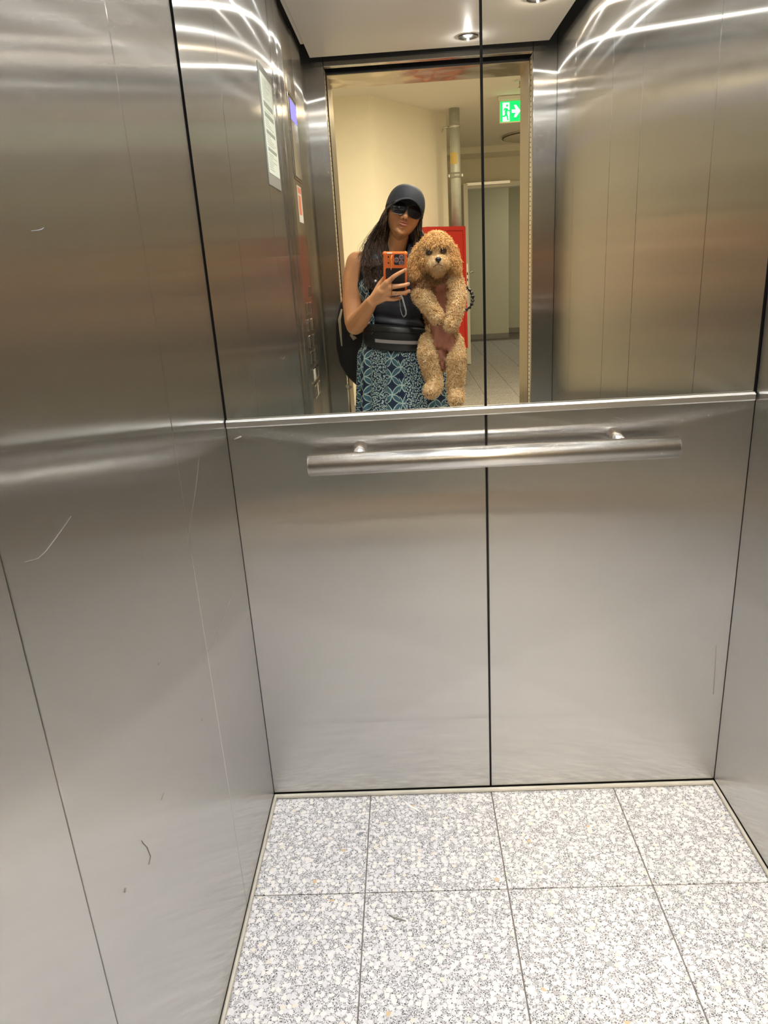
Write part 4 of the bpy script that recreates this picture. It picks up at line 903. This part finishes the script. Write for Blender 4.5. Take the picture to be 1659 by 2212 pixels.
FR = [(B(978, 608, YD + .005), .034), (B(986, 634, YD - .01), .029), (B(984, 664, YD - .035), .025), (B(977, 690, YD - .045), .022), (B(974, 698, YD - .05), .021)]
HL = [(B(927, 738, YD + .02), .031), (B(923, 764, YD - .015), .030), (B(930, 795, YD - .01), .026), (B(939, 818, YD - .015), .023), (B(938, 834, YD - .03), .024), (B(931, 843, YD - .05), .021)]
HR = [(B(980, 738, YD + .02), .030), (B(985, 770, YD - .015), .030), (B(986, 805, YD - .01), .026), (B(983, 835, YD - .005), .024), (B(985, 853, YD - .02), .023), (B(986, 861, YD - .045), .021)]
for c_ in (FL, FR, HL, HR): mb.chain(c_)
mb.chain([(B(952, 765, YD + .045), .030), (B(956, 790, YD + .03), .017)]).ball(B(955, 790, YD + .012), (.010, .010, .016)).ball(B(960, 778, YD + .010), (.008, .008, .014))
db = mb.build('body', [FURC, BELLY], dg, flip=True); fuse(db, .0035, 4)
# ear flaps
def ear(pts, name='ear'):
    o = MB().chain(pts).build(name, FURA, dg, flip=True); fuse(o, .004, 3); return o
eL = ear([(B(910, 540, YD - .005), .026), (B(900, 565, YD - .01), .028), (B(898, 583, YD - .018), .026)])
eR = ear([(B(972, 538, YD - .005), .022), (B(978, 562, YD - .01), .024), (B(979, 580, YD - .012), .023)])
def arrs(o):
    me = o.data; me.calc_loop_triangles(); n = len(me.vertices); co = np.empty(n * 3); me.vertices.foreach_get('co', co); co = co.reshape(-1, 3)
    tr = np.empty(len(me.loop_triangles) * 3, dtype=np.int64); me.loop_triangles.foreach_get('vertices', tr); tr = tr.reshape(-1, 3); return co, tr
def segdist(P, a, b):
    a = np.array(a); b = np.array(b); d = b - a; t = np.clip(((P - a) @ d) / (d @ d), 0, 1); return np.linalg.norm(P - (a + t[:, None] * d), axis=1)
def wv(p): return (p.x, -p.y, p.z)
def belly_mask(P):
    """bare skin: chest slit and belly, only on the side facing the mirror"""
    u = segdist(P, wv(B(955, 628, YD - .02)), wv(B(957, 672, YD - .02))); v = segdist(P, wv(B(953, 690, YD)), wv(B(958, 745, YD))); w_ = segdist(P, wv(B(956, 750, YD + .01)), wv(B(957, 795, YD + .01)))
    front = P[:, 1] > -(YD + .035)
    limb = np.minimum.reduce([segdist(P, wv(c_[i][0]), wv(c_[i + 1][0])) - max(c_[i][1], c_[i + 1][1]) for c_ in (FL, FR, HL, HR) for i in range(len(c_) - 1)])
    return (((u < .034) | (v < .052) | (w_ < .032)) & front & (limb > -.004))
co, tr = arrs(db); cen = co[tr].mean(1); 
pm = belly_mask(np.array([p.center[:] for p in db.data.polygons])); db.data.polygons.foreach_set('material_index', pm.astype(int).tolist())
def fur(name, o, N, m, keep=None, L=.022, R=.0020, curl=.0052, down=.5, turns=1.35, par=None):
    co, tr = arrs(o); a, b, c = co[tr[:, 0]], co[tr[:, 1]], co[tr[:, 2]]; nn = np.cross(b - a, c - a); ar = np.linalg.norm(nn, axis=1); nn /= ar[:, None] + 1e-12
    idx = rng.choice(len(tr), N, p=ar / ar.sum()); r1, r2 = np.sqrt(rng.rand(N)), rng.rand(N)
    P = a[idx] * (1 - r1)[:, None] + b[idx] * (r1 * (1 - r2))[:, None] + c[idx] * (r1 * r2)[:, None]; Nn = nn[idx]
    if keep is not None: k = keep(P); P, Nn = P[k], Nn[k]
    N = len(P); 
    if N == 0: return
    d = Nn + np.array([0, 0, -down]) + rng.normal(0, .35, (N, 3)); d /= np.linalg.norm(d, axis=1)[:, None]
    u = np.cross(d, rng.normal(0, 1, (N, 3))); u /= np.linalg.norm(u, axis=1)[:, None]; v = np.cross(d, u)
    S = 9; Ls = L * rng.uniform(.6, 1.15, N); cr = curl * rng.uniform(.6, 1.2, N); ph = rng.uniform(0, 6.28, N); sg_n = rng.choice([-1, 1], N)
    V_ = np.zeros((N, S + 1, 3, 3))
    cen_prev = None
    for s in range(S + 1):
        t = s / S; ang = ph + sg_n * 2 * math.pi * turns * t; rad = cr * min(1, t * 2.2)
        cpt = P + d * (Ls * (t * .85 - .10))[:, None] + u * ((np.cos(ang) - np.cos(ph)) * rad)[:, None] + v * ((np.sin(ang) - np.sin(ph)) * rad)[:, None] - np.array([0, 0, 1]) * (Ls * .25 * t * t)[:, None]
        rr = R * (1.15 - .75 * t)
        side = u * np.cos(ang)[:, None] + v * np.sin(ang)[:, None]
        for k, (ca, cb) in enumerate(((1, 0), (-.5, .87), (-.5, -.87))): V_[:, s, k] = cpt + side * (ca * rr) + d * (cb * rr)
    V_ = V_.reshape(-1, 3); F_ = []
    base = (np.arange(N) * (S + 1) * 3)[:, None, None, None]; s_i = (np.arange(S) * 3)[None, :, None, None]; k_i = np.arange(3)[None, None, :, None]; k_n = ((np.arange(3) + 1) % 3)[None, None, :, None]
    q = np.concatenate([base + s_i + k_i, base + s_i + k_n, base + s_i + 3 + k_n, base + s_i + 3 + k_i], axis=3).reshape(-1, 4)
    me = bpy.data.meshes.new(name); me.vertices.add(len(V_)); me.vertices.foreach_set('co', V_.ravel()); me.loops.add(q.size); me.loops.foreach_set('vertex_index', q.ravel())
    me.polygons.add(len(q)); me.polygons.foreach_set('loop_start', np.arange(0, q.size, 4)); me.polygons.foreach_set('loop_total', np.full(len(q), 4)); me.materials.append(m); me.update(calc_edges=True); me.validate()
    me.polygons.foreach_set('use_smooth', [True] * len(me.polygons))
    fo = bpy.data.objects.new(name, me); link(fo, par if par is not None else dg); fo['kind'] = 'stuff'; return fo
hd = np.array(wv(HDc)); eyL = HDc + Vector((-.030, -.052, .010)); eyR = HDc + Vector((.021, -.053, .011)); nose = HDc + Vector((.002, -.094, -.020))
def face_zone(P): 
    q = P - hd; return (q[:, 1] > .018) & (q[:, 2] < .030) & (np.abs(q[:, 0]) < .050) & (q[:, 2] > -.085)
def head_zone(P): q = P - hd; return (q[:, 2] > -.055) & (np.linalg.norm(q, axis=1) < .10)
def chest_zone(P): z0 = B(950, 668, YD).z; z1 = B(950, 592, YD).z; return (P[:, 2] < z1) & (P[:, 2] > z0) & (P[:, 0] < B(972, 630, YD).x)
def limb_dist(P): return np.minimum.reduce([segdist(P, wv(c_[i][0]), wv(c_[i + 1][0])) - max(c_[i][1], c_[i + 1][1]) for c_ in (FL, FR) for i in range(1, len(c_) - 1)])
def not_eye(P): return (np.linalg.norm(P - np.array(wv(eyL)), axis=1) > .0140) & (np.linalg.norm(P - np.array(wv(eyR)), axis=1) > .0140) & (np.linalg.norm(P - np.array(wv(nose)), axis=1) > .013)
fur('head_curls', db, 30000, FURA, lambda P: head_zone(P) & ~face_zone(P), L=.021, curl=.0050)
fur('face_fur', db, 36000, FACE, lambda P: face_zone(P) & not_eye(P), L=.012, R=.0009, curl=.0008, down=.9, turns=.4)
fur('leg_curls', db, 40000, FURC, lambda P: ~head_zone(P) & ~face_zone(P) & ~belly_mask(P) & ((limb_dist(P) < .002) | (P[:, 2] < B(950, 700, YD).z) | (P[:, 0] > B(966, 600, YD).x)), L=.021)
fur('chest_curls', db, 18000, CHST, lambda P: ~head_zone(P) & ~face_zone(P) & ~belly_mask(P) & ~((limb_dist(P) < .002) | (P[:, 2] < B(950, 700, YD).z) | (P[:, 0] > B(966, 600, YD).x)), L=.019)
fur('ear_curls', eL, 2600, FURA, None, L=.026, down=1.3, curl=.0036, par=eL); fur('ear_curls', eR, 2300, FURA, None, L=.025, down=1.3, curl=.0036, par=eR)
DARKF = dogcol('dark_eye_fur', (.20, .11, .05), (.38, .22, .10))
fur('eye_fur', db, 260000, DARKF, lambda P: face_zone(P) & (np.minimum(np.linalg.norm((P - np.array(wv(eyL))) * np.array([.85, 1, 1.25]), axis=1), np.linalg.norm((P - np.array(wv(eyR))) * np.array([.85, 1, 1.25]), axis=1)) < .0140) & (np.minimum(np.linalg.norm(P - np.array(wv(eyL)), axis=1), np.linalg.norm(P - np.array(wv(eyR)), axis=1)) > .0095), L=.006, R=.0008, curl=.0008, down=.5, turns=.4)
EYE = plain('dog_eye', (.010, .006, .004), .05, spec=.8, coat=1.0); NOSE = plain('dog_nose', (.012, .012, .014), .28, coat=.4); LID = plain('dark_eye_rim', (.07, .035, .018), .7)
for p in (eyL, eyR):
    o = MB().ball(p + Vector((0, -.004, 0)), .0088, 18, 12).build('eye', EYE, dg, flip=True)
    MB().ball(p + Vector((0, .001, -.0015)), (.0125, .0062, .0100), 16, 10).build('eye_patch', LID, dg, flip=True)
MB().ball(nose + Vector((0, .002, 0)), (.0120, .009, .0088), 20, 14).ball(nose + Vector((0, .002, -.008)), (.004, .006, .007), 12, 8).build('nose', NOSE, dg, flip=True)
mth = [HDc + Vector((x + .001, -.101 + .006 * math.cos(x * 60) * 0 + abs(x) * .45, -.0365 - .010 * (abs(x) / .02) ** 1.2)) for x in [(-.021 + .042 * i / 12) for i in range(13)]]
MB().tube(mth, [.0008 + .0014 * math.sin(math.pi * (i + .5) / 13) for i in range(13)], 6).build('mouth', plain('mouth_line', (.16, .07, .04), .8), dg, flip=True)
PAD = plain('paw_pad', (.14, .08, .05), .6)
for c_, off in ((HL, Vector((-.002, -.024, -.010))), (HR, Vector((0, -.022, -.014))), (FL, Vector((.002, -.006, -.024))), (FR, Vector((-.002, -.006, -.024)))):
    p = c_[-1][0] + off; mb = MB()
    for k in range(4): mb.ball(p + Vector(((k - 1.5) * .0085, abs(k - 1.5) * .001, -.009 + abs(k - 1.5) * .002)), (.0032, .0040, .0040), 10, 8)
    mb.ball(p + Vector((0, .010, -.012)), (.008, .006, .005), 12, 8); mb.build('paw_pads', PAD, dg, flip=True, kind='stuff')
